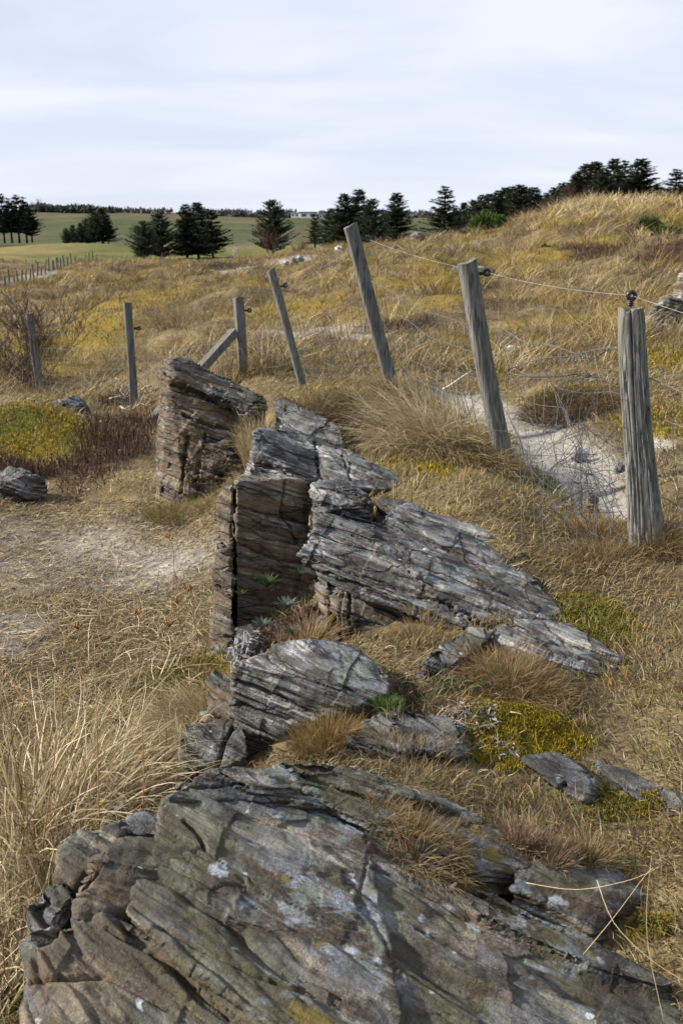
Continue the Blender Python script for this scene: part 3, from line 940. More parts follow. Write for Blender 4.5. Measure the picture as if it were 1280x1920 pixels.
rock("rock_block", "dark rounded outcrop with white crust spots behind the upright block", [
    [(472, 835, 5.75), (478, 808, 5.9), (500, 801, 6.1), (560, 808, 6.3), (620, 838, 6.3), (650, 855, 6.2), (640, 905, 5.8), (560, 900, 5.6), (475, 880, 5.6), (455, 905, 5.65), (470, 960, 5.6), (620, 950, 5.8)],
    [(600, 832, 6.1), (660, 846, 6.0), (720, 878, 5.85), (772, 908, 5.65), (720, 918, 5.5), (620, 908, 5.5), (700, 970, 5.6), (600, 960, 5.6)],
    [(455, 905, 5.5), (465, 875, 5.55), (520, 880, 5.6), (580, 905, 5.5), (520, 930, 5.4)],
], .013, M['gneiss'], seed=22, lay=.55, rough=.9, blocky=.5, cracks=[([(480, 870), (540, 880), (600, 900)], 4, .05), ([(590, 830), (600, 900)], 3, .04), ([(640, 850), (660, 900)], 3, .03)])
rock("rock_block", "low grey shelf of rock behind the rounded outcrop, below the grassy bank", [
    ([(510, 758, 6.75), (540, 750, 6.9), (556, 772, 6.75), (600, 783, 6.65), (640, 803, 6.5), (645, 842, 6.25), (560, 815, 6.3), (512, 800, 6.4)], .35),
], .013, M['boulder'], seed=23, lay=.9, rough=.9)
rock("rock_block", "largest standing rock, tall and layered, hiding the foot of the brace", [
    [(300, 700, 7.45), (312, 674, 7.5), (322, 694, 7.2), (335, 668, 7.7), (360, 675, 7.75), (480, 738, 7.7), (500, 750, 7.8), (470, 790, 7.2), (470, 850, 7.1), (455, 910, 7.0), (345, 930, 6.95), (300, 905, 7.1), (292, 890, 7.25), (296, 800, 7.35), (318, 720, 7.15), (300, 960, 7.2), (340, 980, 7.0), (470, 960, 7.1), (480, 900, 7.7), (310, 900, 7.7)],
    [(306, 690, 7.35), (320, 672, 7.3), (350, 672, 7.4), (490, 742, 7.4), (505, 760, 7.3), (470, 782, 7.05), (330, 710, 7.1), (318, 705, 7.12)],
    [(375, 830, 7.0), (470, 820, 7.0), (455, 915, 6.9), (350, 928, 6.88), (345, 850, 6.95)],
], .013, M['gneiss_rust'], seed=24, lay=.42, rough=.9, blocky=.5, smooth_it=1, cracks=[([(318, 718), (400, 748), (490, 790)], 5, .07), ([(345, 780), (400, 800), (470, 815)], 4, .05), ([(385, 815), (372, 860), (372, 920)], 4, .06), ([(352, 820), (340, 925)], 4, .06), ([(330, 690), (420, 735)], 3, .04)])
# flat stones showing through the turf on the right
rock("rock_slab", "pale blue-grey stone patch in the turf between the brown tufts and the moss", [
    ([(640, 1388, 2.79), (690, 1338, 2.95), (760, 1322, 3.0), (850, 1342, 2.93), (885, 1388, 2.79), (780, 1402, 2.75)], .14),
    [(722, 1368, 2.84), (735, 1330, 2.86), (755, 1343, 2.87), (758, 1372, 2.82), (740, 1350, 2.95)],
], .0095, M['boulder'], seed=25, lay=.8, rough=.7)
rock("rock_slab", "grey stone strip in the turf just right of the moss cushion", [
    ([(975, 1425, 2.83), (1040, 1418, 2.87), (1110, 1470, 2.71), (1100, 1492, 2.65), (1040, 1478, 2.68)], .1),
], .0095, M['boulder'], seed=26, lay=.8, rough=.6)
rock("rock_slab", "grey stone strip running into the right edge of the picture", [
    ([(1110, 1425, 2.83), (1180, 1445, 2.79), (1290, 1505, 2.62), (1270, 1530, 2.55), (1180, 1490, 2.65)], .1),
], .0095, M['boulder'], seed=27, lay=.8, rough=.6)


def boulder(name, label, px, py, w, h, d, mat, seed, rough=1.0, vox=None, tilt=0.0, cat="boulder", group=None):
    """px,py = middle of the foot"""
    W, H = w / F * d, h / F * d
    x, y, z = P(px, py, d)
    pts = []
    r = random.Random(seed)
    for k in range(16):
        a = r.uniform(0, 6.283)
        e = r.uniform(0.05, 1.0)
        q = math.sqrt(max(0, 1 - e ** 2.2))
        pts.append(np.array([x + W / 2 * q * math.cos(a) + tilt * W * e, y + W * .4 * q * math.sin(a) + W * .2, z + H * e]))
        pts.append(np.array([x + W / 2 * math.cos(a), y + W * .4 * math.sin(a) + W * .2, z - H * .5]))
    return rock(name, label, [pts], vox or max(.008, min(W, H) / 22), mat, group, cat, 200 + seed, lay=rough * .8, rough=rough * min(1.5, W / .25), blocky=rough * .6)


boulder("boulder", "moss-draped grey boulder between the mossy hummock and the heather", 130, 782, 75, 36, 9.6, M['boulder'], 1)
boulder("boulder", "dark low boulder at the left edge in front of the heather", 30, 917, 110, 36, 7.2, M['boulder'], 2)
boulder("stone", "small white stone in the heather left of the standing rock", 226, 858, 14, 16, 8.3, M['pale'], 3, cat="stone")
boulder("boulder", "grey lichened boulder on the slope right of the split post", 1252, 618, 92, 66, 12.6, M['boulder'], 4)
boulder("boulder", "tall tan boulder cut by the right edge of the picture", 1295, 560, 60, 72, 13.4, M['tan'], 5)
boulder("boulder", "flat grey rock on the dune beyond the black insulator", 888, 525, 100, 28, 20.0, M['boulder'], 6)
boulder("stone", "flat pale layered stone in the grass beyond the fence", 966, 664, 52, 15, 12.0, M['pale'], 7, cat="stone")
boulder("stone", "pinkish white stone lying on the sandy path", 1087, 858, 38, 20, 7.0, M['pale'], 8, cat="stone")
boulder("stone", "dark grey stone at the lower end of the sandy path", 1112, 952, 32, 28, 5.75, M['boulder'], 9, cat="stone")
boulder("stone", "grey stone touching the left side of the split post", 1166, 886, 26, 18, 6.6, M['boulder'], 10, cat="stone")
boulder("stone", "flat stone right of the foot of the split post", 1252, 992, 30, 16, 4.95, M['boulder'], 11, cat="stone")
boulder("boulder", "white-topped far rock left of the tall leaning post", 636, 470, 22, 10, 37, M['pale'], 12, vox=.06)
for i, (bx, by, bw) in enumerate([(536, 497, 14), (550, 492, 18), (562, 486, 16)]):
    boulder("boulder", ["lowest of three far stones in a row below the crest", "middle one of three far stones in a row below the crest", "highest of three far stones in a row below the crest"][i],
            bx, by, bw, 9, 38.5, M['pale'], 13 + i, vox=.06, group="far stones in a row")
boulder("boulder", "white far rock between the conifers on the left", 372, 479, 16, 8, 102, M['pale'], 17, vox=.12)
boulder("boulder", "grey far rock on the brow below the lone spruce", 785, 446, 36, 12, 34.5, M['boulder'], 18, vox=.06)
boulder("stone", "small white pebble in the dry grass above the great slab", 805, 862, 16, 9, 6.6, M['pale'], 19, cat="stone")

# height of rock over each spot, so that no grass grows out of stone
GR0, GCELL = np.array([-4.0, 0.5]), 0.02
GW, GH = 450, 500
rockz = np.full((GW, GH), -9.0)
for p in ROCKS:
    i = np.floor((p[:, 0] - GR0[0]) / GCELL).astype(int)
    j = np.floor((p[:, 1] - GR0[1]) / GCELL).astype(int)
    ok = (i >= 0) & (i < GW) & (j >= 0) & (j < GH)
    np.maximum.at(rockz, (i[ok], j[ok]), p[ok, 2])


def over_rock(x, y):
    i = np.floor((x - GR0[0]) / GCELL).astype(int)
    j = np.floor((y - GR0[1]) / GCELL).astype(int)
    ok = (i >= 0) & (i < GW) & (j >= 0) & (j < GH)
    z = np.full(len(x), -9.0)
    z[ok] = rockz[i[ok], j[ok]]
    return z


# ================================================================== GRASS AND LOW PLANTS
def ribbons(root, az, L, th0, bend, W, col, seg=3, twist=0.0, roll=None, taper=.12, g=None, kink=None):
    """curved blades; returns verts, quads, colours"""
    n = len(root)
    g = g if g is not None else rng
    k = np.linspace(0, 1, seg + 1)
    th = th0[:, None] + bend[:, None] * k[None, :] ** 1.2
    if kink is not None:
        kp = g.uniform(.25, .8, n)
        th = th + kink[:, None] * (k[None, :] > kp[:, None])
    a = az[:, None] + (twist if np.ndim(twist) else np.full(n, twist))[:, None] * k
    st = (L / seg)[:, None]
    dx, dy, dz = np.sin(th) * np.cos(a) * st, np.sin(th) * np.sin(a) * st, np.cos(th) * st
    z0 = np.zeros((n, 1))
    X = np.concatenate([z0, np.cumsum(dx[:, :-1], 1)], 1) + root[:, 0:1]
    Y = np.concatenate([z0, np.cumsum(dy[:, :-1], 1)], 1) + root[:, 1:2]
    Z = np.concatenate([z0, np.cumsum(dz[:, :-1], 1)], 1) + root[:, 2:3]
    rl = roll if roll is not None else g.uniform(-1.1, 1.1, n)
    c, s = np.cos(rl)[:, None], np.sin(rl)[:, None]
    sx = -np.sin(a) * c + np.cos(th) * np.cos(a) * s
    sy = np.cos(a) * c + np.cos(th) * np.sin(a) * s
    sz = -np.sin(th) * s
    w = (W[:, None] * (1 - (1 - taper) * k ** 1.6)) * .5
    A = np.stack([X - sx * w, Y - sy * w, Z - sz * w], 2)
    B = np.stack([X + sx * w, Y + sy * w, Z + sz * w], 2)
    V = np.stack([A, B], 2).reshape(-1, 3)
    m = 2 * (seg + 1)
    base = (np.arange(n) * m)[:, None] + (np.arange(seg) * 2)[None, :]
    Fq = np.stack([base, base + 1, base + 3, base + 2], 2).reshape(-1, 4)
    C = np.repeat(col, m, axis=0)
    return V, Fq, C


def merge(parts):
    V, Fq, C, o = [], [], [], 0
    for v, f, c in parts:
        V.append(v); Fq.append(f + o); C.append(c)
        o += len(v)
    return np.concatenate(V), np.concatenate(Fq), np.concatenate(C)


def grass_object(name, parts, label=None, cat=None, kind=None, group=None, mat=None):
    V, Fq, C = merge(parts)
    base = V[:, :].mean(0)
    base[2] = V[:, 2].min()
    o = link(name, mesh_np(name, V - base, Fq, C, smooth=False), mat or M['grass'], None, base)
    return tag(o, label, cat, group, kind)


C_STRAW = [(.40, .32, .18), (.33, .26, .14), (.47, .39, .24), (.24, .185, .095)]
C_TAN = [(.30, .225, .115), (.21, .155, .075), (.36, .285, .16), (.14, .095, .047), (.25, .18, .08), (.20, .165, .06)]
C_RUST = [(.25, .155, .072), (.19, .115, .055), (.33, .225, .115), (.13, .083, .045)]
C_PALE = [(.54, .45, .30), (.46, .37, .22), (.60, .52, .37), (.38, .29, .16)]
C_OCHRE = [(.24, .165, .035), (.19, .13, .028), (.28, .20, .06), (.15, .115, .02)]
C_MOSS = [(.36, .27, .022), (.28, .215, .02), (.43, .33, .035), (.13, .115, .016)]  # yellows brightened: sunlight on the moss is put into the colour
C_MGREEN = [(.16, .145, .028), (.115, .112, .024), (.22, .185, .045)]
C_GREEN = [(.075, .13, .03), (.055, .10, .025), (.10, .155, .045)]
C_HEATH = [(.085, .045, .03), (.06, .034, .026), (.115, .065, .04), (.05, .035, .02)]
C_GREYBROWN = [(.12, .095, .075), (.17, .135, .10), (.09, .07, .055)]


def pick(pal, n, var=.18, g=None):
    g = g if g is not None else rng
    p = np.array(pal)[g.integers(0, len(pal), n)]
    p = p * .85
    return p * g.uniform(1 - var, 1 + var, (n, 1))


def pick_mix(pa, pb, w):
    n = len(w)
    a, b = pick(pa, n), pick(pb, n)
    return np.where((rng.random(n) < w)[:, None], b, a)


def sample(n, r0, r1, half, power=1.0):
    """points in a sector round the viewpoint; density falls off as r^-power"""
    u = rng.random(n)
    e = 2 - power
    r = (r0 ** e + u * (r1 ** e - r0 ** e)) ** (1 / e) if abs(e) > 1e-6 else r0 * (r1 / r0) ** u
    a = rng.uniform(-half, half, n)
    return r * np.sin(a), r * np.cos(a), r


def visible_ground(x, y, z, margin=.015):
    return over_rock(x, y) < z + margin


# ---- near dead turf: short tangled thatch
def near_turf():
    x, y, r = sample(340000, 1.35, 12.5, R(36), 1.25)
    w, n1, n2, _ = weights(x, y)
    z = ground(x, y) - .05 * w['sand']
    left = sstep(.2, -.35, x - (-.25)) * (y > 2.2)
    bare = np.maximum(np.clip(w['sand'] * 1.35 * (1 + .5 * n2), 0, .955), np.clip(w['thin'] * .30 * (1 + 2.0 * n2), 0, .85))
    bare = np.maximum(bare, np.maximum(w['moss'] * np.where(r < 5.5, .97, .25), w['heather'] * .8))
    bare = np.maximum(bare, w['soil'] * .5)
    clump = sstep(-.55, .3, fbm2(x, y, 3.2, 51))
    keep = (rng.random(len(x)) > bare) & (rng.random(len(x)) < .35 + .65 * clump) & visible_ground(x, y, z)
    x, y, z, r, n1, n2 = x[keep], y[keep], z[keep], r[keep], n1[keep], n2[keep]
    left, clump = left[keep], clump[keep]
    w = {k: v[keep] for k, v in w.items()}
    n = len(x)
    flow = 3.2 * fbm2(x, y, .9, 52, 2) + .6
    az = flow + rng.normal(0, .9, n)
    L = rng.uniform(.025, .072, n) * (1 + .5 * clump) * (1 + .3 * sstep(4, 9, r)) * (1 - .25 * left)
    L = L * (1 - .45 * w['thin'])
    th0 = np.abs(rng.normal(.80, .40, n)) + .25 * left
    bend = rng.uniform(.3, 2.2, n)
    W = rng.uniform(.0014, .0035, n) * (1 + .16 * r)
    col = pick_mix(C_TAN, C_STRAW, np.clip(.30 + .45 * left + .6 * n1, 0, .95)) * (1 + .22 * np.clip(fbm2(x, y, 1.1, 55), -1, 1))[:, None]
    m = rng.random(n) < np.clip(.16 + .14 * (1 - left) + .35 * n2, 0, .8)
    col[m] = pick(C_GREYBROWN, int(m.sum()), .3)
    m = rng.random(n) < np.clip((.10 + .45 * fbm2(x, y, 1.2, 58)) * (1 - .6 * left), 0, .6)
    col[m] = pick(C_RUST, int(m.sum()), .25)
    m = rng.random(n) < w['green'] * .75
    col[m] = pick(C_MGREEN, int(m.sum()))
    m = rng.random(n) < np.clip(.10 + .5 * fbm2(x, y, 1.4, 57), 0, .5)
    col[m] = pick(C_OCHRE, int(m.sum())) * 1.15
    m = rng.random(n) < np.clip(.05 + .05 * n2, 0, 1)
    col[m] = pick(C_GREEN, int(m.sum())) * 1.1
    grass_object("dead_turf", [ribbons(np.stack([x, y, z - .006], 1), az, L, th0, bend, W, col, 4, rng.normal(0, .8, n), kink=rng.normal(0, .8, n) * (rng.random(n) < .4))], kind="stuff")


near_turf()


# ---- moss: dense short pile on the mossy patches
def moss_pile():
    x, y, r = sample(300000, 4.2, 13, R(26), 1.0)
    for (cx, cy, rx, ry) in [q for q in E_MOSS + E_GREEN if q[1] < 4.6]:
        nn = int(min(60000, 9e5 * rx * ry + 6000))
        x = np.concatenate([x, cx + rx * rng.uniform(-1.3, 1.3, nn)])
        y = np.concatenate([y, cy + ry * rng.uniform(-1.3, 1.3, nn)])
    r = np.sqrt(x * x + y * y)
    w, n1, n2, _ = weights(x, y)
    m = np.maximum(w['moss'], w['green'] * .8)
    keep = rng.random(len(x)) < m * sstep(-.75, .1, fbm2(x, y, 5.0, 61) + .25)
    x, y, r, n2 = x[keep], y[keep], r[keep], n2[keep]
    w = {k: v[keep] for k, v in w.items()}
    z = ground(x, y)
    ok = visible_ground(x, y, z)
    x, y, z, r, n2 = x[ok], y[ok], z[ok], r[ok], n2[ok]
    gr = w['green'][ok]
    n = len(x)
    lump = .010 * sstep(-.3, .5, fbm2(x, y, 5.0, 61)) + .012 * fbm2(x, y, 25, 62, 2) + .003
    near = r < 4.6
    L = rng.uniform(.007, .015, n) * np.where(near, 1.0, 1 + .12 * r)
    col = pick_mix(C_MOSS, C_MGREEN, np.clip(gr * .9 + .12 + .15 * n2, 0, 1))
    dk = rng.random(n) < .15
    col[dk] *= .55
    grass_object("moss", [ribbons(np.stack([x, y, z + lump - .004], 1), rng.uniform(0, 6.28, n), L, np.abs(rng.normal(0, .5, n)), rng.uniform(-.3, .8, n),
                 rng.uniform(.003, .006, n) * np.where(near, .85, 1 + .12 * r), col, 1, 0.0, taper=.5)], kind="stuff")


moss_pile()


# ---- heather: brown dwarf shrub cover
def heather():
    x, y, r = sample(420000, 5.5, 32, R(25), 1.0)
    w, n1, n2, _ = weights(x, y)
    keep = rng.random(len(x)) < w['heather'] * np.where(r > 14, .55, 1.0)
    x, y, r = x[keep], y[keep], r[keep]
    z = ground(x, y)
    ok = visible_ground(x, y, z)
    x, y, z, r = x[ok], y[ok], z[ok], r[ok]
    n = len(x)
    L = rng.uniform(.04, .12, n) * (1 + .02 * r) * (.6 + .6 * sstep(-.4, .4, fbm2(x, y, 3, 63)))
    grass_object("heather", [ribbons(np.stack([x, y, z - .01], 1), rng.uniform(0, 6.28, n), L, np.abs(rng.normal(.35, .5, n)), rng.uniform(-.6, 1.0, n),
                 rng.uniform(.003, .008, n) * (1 + .05 * r), pick_mix(C_HEATH, C_GREYBROWN, np.full(n, .18)), 2, rng.normal(0, 1, n), taper=.6)], kind="stuff")


heather()


# ---- mid distance: rough meadow and dune grass, tussock by tussock
def meadow():
    nc = 11000
    x, y, r = sample(nc, 10.5, 62, R(29), 1.15)
    w, n1, n2, _ = weights(x, y)
    dune = sstep(24, 31, y) * sstep(.14, .22, x / y)
    bare = np.maximum(w['sand'] * 1.4, np.maximum(w['thin'] * .9, w['heather'] * .85))
    bare = np.maximum(bare, w['moss'] * .6)
    patch = sstep(-.15, .25, fbm2(x, y, .5, 71))
    keep = (rng.random(nc) > bare) & (rng.random(nc) < .10 + .90 * np.maximum(patch, dune))
    x, y, r, n1, dune = x[keep], y[keep], r[keep], n1[keep], dune[keep]
    nc = len(x)
    size = rng.lognormal(-.28, .52, nc) * (.75 + .5 * dune)
    size[rng.random(nc) < .05] *= 1.9
    tone = rng.uniform(.52, 1.42, nc) * (1 + .18 * dune)
    kindc = rng.random(nc)
    per = np.clip((30 * np.minimum(size, 2.6)).astype(int), 8, 78)
    idx = np.repeat(np.arange(nc), per)
    n = len(idx)
    sp = .13 * size[idx] * (1 + .012 * r[idx])
    a = rng.uniform(0, 6.283, n)
    q = np.sqrt(rng.random(n))
    px, py = x[idx] + sp * q * np.cos(a), y[idx] + sp * q * np.sin(a)
    pz = ground(px, py)
    L = rng.uniform(.16, .40, n) * np.minimum(size[idx], 1.7)
    lean = 2.2 * fbm2(x, y, .2, 72, 2)[idx] + .4
    az = np.where(rng.random(n) < .45, lean + rng.normal(0, .5, n), a)
    th0 = .12 + .55 * q + np.abs(rng.normal(0, .18, n))
    bend = rng.uniform(.3, 1.5, n)
    W = rng.uniform(.004, .007, n) * (.75 + .05 * r[idx])
    col = pick_mix(C_TAN, C_STRAW, np.clip(.48 + .45 * n1[idx] + .35 * dune[idx], 0, 1)) * 1.08
    m = kindc[idx] < .20
    col[m] = pick(C_OCHRE, int(m.sum()))
    m = (kindc[idx] > .86) & (dune[idx] < .5)
    col[m] = pick(C_GREYBROWN, int(m.sum()))
    col = col * tone[idx][:, None]
    grass_object("meadow_grass", [ribbons(np.stack([px, py, pz - .02], 1), az, L, th0, bend, W, col, 2, rng.normal(0, .4, n), taper=.25)], kind="stuff")
    # short under-layer of moss and thatch between the tussocks
    n = 104000
    x, y, r = sample(n, 10.5, 60, R(29), 1.2)
    w, n1, n2, _ = weights(x, y)
    keep = rng.random(n) > np.maximum(w['sand'] * 1.5, w['thin'] * .85)
    x, y, r = x[keep], y[keep], r[keep]
    n = len(x)
    m = sstep(.0, .34, fbm2(x, y, 0.55, 31) + .35 * fbm2(x, y, 3.1, 34, 2))
    col = pick_mix(C_TAN, C_OCHRE, m * .6)
    dk = sstep(.05, .40, fbm2(x, y, 0.8, 33)) > rng.random(n)
    col[dk] = pick(C_HEATH, int(dk.sum())) * 1.3
    grass_object("meadow_thatch", [ribbons(np.stack([x, y, ground(x, y) - .01], 1), rng.uniform(0, 6.28, n), rng.uniform(.06, .16, n) * (.8 + .02 * r), np.abs(rng.normal(.5, .4, n)),
                 rng.uniform(.2, 1.4, n), rng.uniform(.004, .007, n) * (.75 + .055 * r), col, 2, taper=.35)], kind="stuff")


meadow()


# ---- tall flattened straw at the lower left
def straw():
    n = 30000
    # a wedge along the left edge, thinning out to the back
    px = rng.uniform(-260, 420, n)
    py = rng.uniform(1120, 2150, n)
    edge = 345 - .16 * (py - 1400) - .0 * py
    dens = sstep(edge + 30, edge - 140, px) * sstep(1270, 1480, py)
    dens = np.where(py < 1450, dens * sstep(420, 120, px + (py - 1250) * -.4), dens)
    dens = np.maximum(dens, .055 * sstep(1120, 1200, py) * sstep(400, 330, px))
    keep = rng.random(n) < dens
    px, py = px[keep], py[keep]
    x, y, z = ray(px, py)
    t = (-.40 - CAMZ) / z
    X, Y = x * t, y * t
    Z = ground(X, Y)
    ok = (over_rock(X, Y) < Z + .02)
    X, Y, Z = X[ok], Y[ok], Z[ok]
    n = len(X)
    cl = fbm2(X, Y, 2.6, 81, 2)
    az = 2.6 * fbm2(X, Y, 1.3, 82, 2) + .35 + rng.normal(0, 1.1, n)
    L = rng.uniform(.15, .55, n) * (1 + .3 * cl) * (.45 + .55 * sstep(-.35, -.8, X))
    th0 = np.abs(rng.normal(.65, .40, n))
    bend = rng.uniform(.3, 2.3, n)
    lowf = sstep(2.45, 3.0, Y) * .8 + .2 * sstep(-.6, -.3, X)
    L = L * (1 - .45 * np.clip(lowf, 0, 1))
    th0 = th0 + .55 * np.clip(lowf, 0, 1)
    # some old leaves are broken and kinked
    W = rng.uniform(.0028, .0078, n)
    col = pick_mix(C_STRAW, C_PALE, np.clip(.62 + .5 * cl, 0, 1))
    m = rng.random(n) < .08
    col[m] = pick(C_RUST, int(m.sum()))
    m = rng.random(n) < .025
    col[m] = pick(C_GREEN, int(m.sum())) * 1.3
    grass_object("straw", [ribbons(np.stack([X, Y, Z - .01], 1), az, L, th0, bend, W, col, 6, rng.normal(0, 1.2, n), taper=.3, kink=rng.normal(0, .9, n) * (rng.random(n) < .5))], kind="stuff")
    # thatch beneath
    n2 = 30000
    i = rng.integers(0, n, n2)
    X2, Y2 = X[i] + rng.normal(0, .05, n2), Y[i] + rng.normal(0, .05, n2)
    Z2 = ground(X2, Y2) + rng.uniform(-.01, .10, n2)
    ok = over_rock(X2, Y2) < Z2 + .0
    X2, Y2, Z2 = X2[ok], Y2[ok], Z2[ok]
    n2 = len(X2)
    grass_object("straw_litter", [ribbons(np.stack([X2, Y2, Z2], 1), rng.uniform(0, 6.28, n2), rng.uniform(.08, .3, n2), rng.uniform(1.1, 1.6, n2), rng.uniform(-.3, .6, n2),
                 rng.uniform(.002, .0045, n2), pick_mix(C_TAN, C_STRAW, np.full(n2, .5)), 3, rng.normal(0, .7, n2))], kind="stuff")


def hollow_litter():
    n = 26000
    x, y = rng.uniform(-2.4, -.3, n), rng.uniform(3.0, 7.2, n)
    keep = rng.random(n) < .35 + .65 * sstep(-.3, .3, fbm2(x, y, 2.4, 85))
    x, y = x[keep], y[keep]
    z = ground(x, y)
    ok = over_rock(x, y) < z
    x, y, z = x[ok], y[ok], z[ok]
    n = len(x)
    col = pick_mix(C_STRAW, C_PALE, np.full(n, .45))
    m = rng.random(n) < .3
    col[m] = pick(C_GREYBROWN, int(m.sum()), .3)
    grass_object("trampled_straw", [ribbons(np.stack([x, y, z + rng.uniform(.002, .012, n)], 1), rng.normal(.3, 1.2, n), rng.uniform(.03, .14, n), rng.uniform(1.2, 1.58, n), rng.normal(0, .25, n),
                 rng.uniform(.0022, .0045, n), col, 3, rng.normal(0, .9, n), taper=.3, kink=rng.normal(0, .3, n))], kind="stuff")


def pebbles():
    n = 1500
    x, y, r = sample(n * 6, 3, 11, R(24), 1.0)
    w, n1, n2, _ = weights(x, y)
    k = rng.random(len(x)) < .35 * w['sand'] + .22 * w['thin'] + .05 * w['heather']
    x, y, r = x[k][:n], y[k][:n], r[k][:n]
    n = len(x)
    z = ground(x, y) - .05 * w['sand'][k][:n]
    ph, th = np.meshgrid(np.linspace(0, 2 * math.pi, 6, endpoint=False), np.array([-.9, -.1, .75]))
    ring = np.stack([np.cos(th) * np.cos(ph), np.cos(th) * np.sin(ph), np.sin(th)], 2).reshape(-1, 3)
    S = rng.lognormal(-5.05, .45, n)[:, None, None]
    V = ring[None] * rng.uniform(.65, 1.3, (n, 18, 1)) * S * np.array([1.2, 1, .7]) + np.stack([x, y, z + .003], 1)[:, None, :]
    q = []
    for a in range(2):
        for b in range(6):
            q.append((a * 6 + b, a * 6 + (b + 1) % 6, a * 6 + 6 + (b + 1) % 6, a * 6 + 6 + b))
    q += [(12, 13, 14, 15), (12, 15, 16, 17)]
    Fq = (np.array(q)[None] + (np.arange(n) * 18)[:, None, None]).reshape(-1, 4)
    col = np.repeat(pick([(.22, .20, .18), (.30, .28, .26), (.14, .13, .12), (.38, .35, .31), (.07, .055, .045)], n, .3), 18, 0)
    grass_object("pebbles", [(V.reshape(-1, 3), Fq, col)], kind="stuff", mat=M['grain'])


straw()
hollow_litter()
pebbles()


def tuft(name, label, px, py, d, rad, h, nb, pal, lean=(0, 0), spread=.9, bend=(.2, 1.0), wid=.0025, cat="grass tuft", seg=4, group=None, pal2=None, w2=.3, zoff=0.0, flat=.0, on_rock=True):
    """one tussock: px,py,d its foot in the picture; rad, h in metres"""
    c = P(px, py, d)
    g = np.random.default_rng(abs(hash((px, py))) % 100000)
    a = g.uniform(0, 6.283, nb)
    q = np.sqrt(g.random(nb))
    X, Y = c[0] + rad * q * np.cos(a), c[1] + rad * q * np.sin(a)
    gz = ground(X, Y)
    rz = over_rock(X, Y)
    Z = np.where((rz > gz) & (rz < c[2] + .12), rz, gz) if on_rock else np.full(nb, c[2])
    Z = np.clip(Z, c[2] - .12, c[2] + .10) + zoff
    L = h * g.uniform(.55, 1.15, nb) * (1 - .25 * q)
    th = spread * q * g.uniform(.5, 1.1, nb) + flat
    ax, ay = np.sin(th) * np.cos(a) + lean[0], np.sin(th) * np.sin(a) + lean[1]
    az = np.arctan2(ay, ax) + g.normal(0, .55, nb)
    th0 = np.arctan2(np.hypot(ax, ay), np.cos(th))
    col = pick(pal, nb, .2, g)
    if pal2:
        m = g.random(nb) < w2
        col[m] = pick(pal2, int(m.sum()), .2, g)
    part = ribbons(np.stack([X, Y, Z - .012], 1), az, L, th0, g.uniform(bend[0], bend[1], nb), g.uniform(.7, 1.3, nb) * wid, col, seg, g.normal(0, .6, nb), g=g, kink=g.normal(0, .8, nb) * (g.random(nb) < .3))
    V, Fq, C = part
    base = np.array([c[0], c[1], c[2]])
    o = link(name, mesh_np(name, V - base, Fq, C, smooth=False), M['grass'], None, base)
    return tag(o, label, cat, group)


tuft("grass_tussock", "long rust-brown dome of curled grass above the moss cushion", 962, 1285, 3.27, .19, .13, 5600, C_RUST, spread=1.2, bend=(.5, 1.9), wid=.0017, pal2=C_TAN, w2=.45)
tuft("grass_tussock", "olive and rust tuft standing in front of the wedge-shaped block", 612, 1385, 2.88, .085, .135, 1700, C_RUST, spread=1.15, bend=(-.1, .6), wid=.0016, pal2=C_OCHRE, w2=.45)
tuft("grass_tussock", "small rusty tuft left of the olive one, by the cracked stone", 495, 1425, 2.74, .07, .105, 1300, C_RUST, spread=1.15, bend=(-.1, .6), wid=.0016)
tuft("grass_tussock", "reddish bristly tuft at the corner of the long slab", 985, 1550, 2.36, .05, .10, 700, [(.25, .165, .105), (.32, .235, .16), (.18, .115, .07)], lean=(.25, -.1), spread=1.1, bend=(-.1, .4), wid=.0022)
tuft("grass_tussock", "small reddish bristly tuft touching the right side of the first one", 1040, 1590, 2.30, .04, .085, 420, [(.25, .165, .105), (.32, .235, .16), (.18, .115, .07)], lean=(.25, -.1), spread=1.1, bend=(-.1, .4), wid=.0022)
tuft("grass_tussock", "pale dry tuft right of the reddish bristly tufts", 1110, 1560, 2.38, .06, .10, 600, C_TAN, lean=(.2, 0), spread=1.2, bend=(.1, .9), wid=.002)
tuft("grass_tussock", "brown wispy grass growing in the crack between the two foreground slabs", 800, 1610, 2.22, .09, .12, 800, C_RUST, lean=(.35, -.3), spread=1.2, bend=(.4, 1.6), wid=.0017, pal2=C_TAN, w2=.5)
tuft("grass_tussock", "thin brown grass at the upper end of that same slab crack", 735, 1565, 2.32, .07, .08, 420, C_RUST, lean=(.4, -.2), spread=1.2, bend=(.4, 1.6), wid=.0016, pal2=C_TAN, w2=.5)
tuft("grass_tussock", "upright blond tuft growing right against the standing rock", 488, 835, 6.75, .12, .42, 900, C_STRAW, lean=(.1, -.05), spread=.55, bend=(.1, .7), wid=.004)
tuft("grass_tussock", "blond grass hanging down the cleft beside the standing rock", 468, 880, 6.55, .07, .22, 500, C_STRAW, lean=(-.1, -.4), spread=.8, bend=(.4, 1.6), wid=.0035)
tuft("grass_tussock", "bushy brown tussock on the bank between the grey shelf and the pine-free crest", 590, 775, 6.95, .20, .24, 1700, C_TAN, lean=(-.1, -.3), spread=1.0, bend=(.4, 1.6), wid=.0034, pal2=C_GREYBROWN)
tuft("grass_tussock", "brown overhanging tussock at the bank's left shoulder above the mossy hollow", 660, 775, 7.0, .25, .22, 1900, C_TAN, lean=(-.1, -.4), spread=1.1, bend=(.5, 1.8), wid=.0034, pal2=C_GREYBROWN)
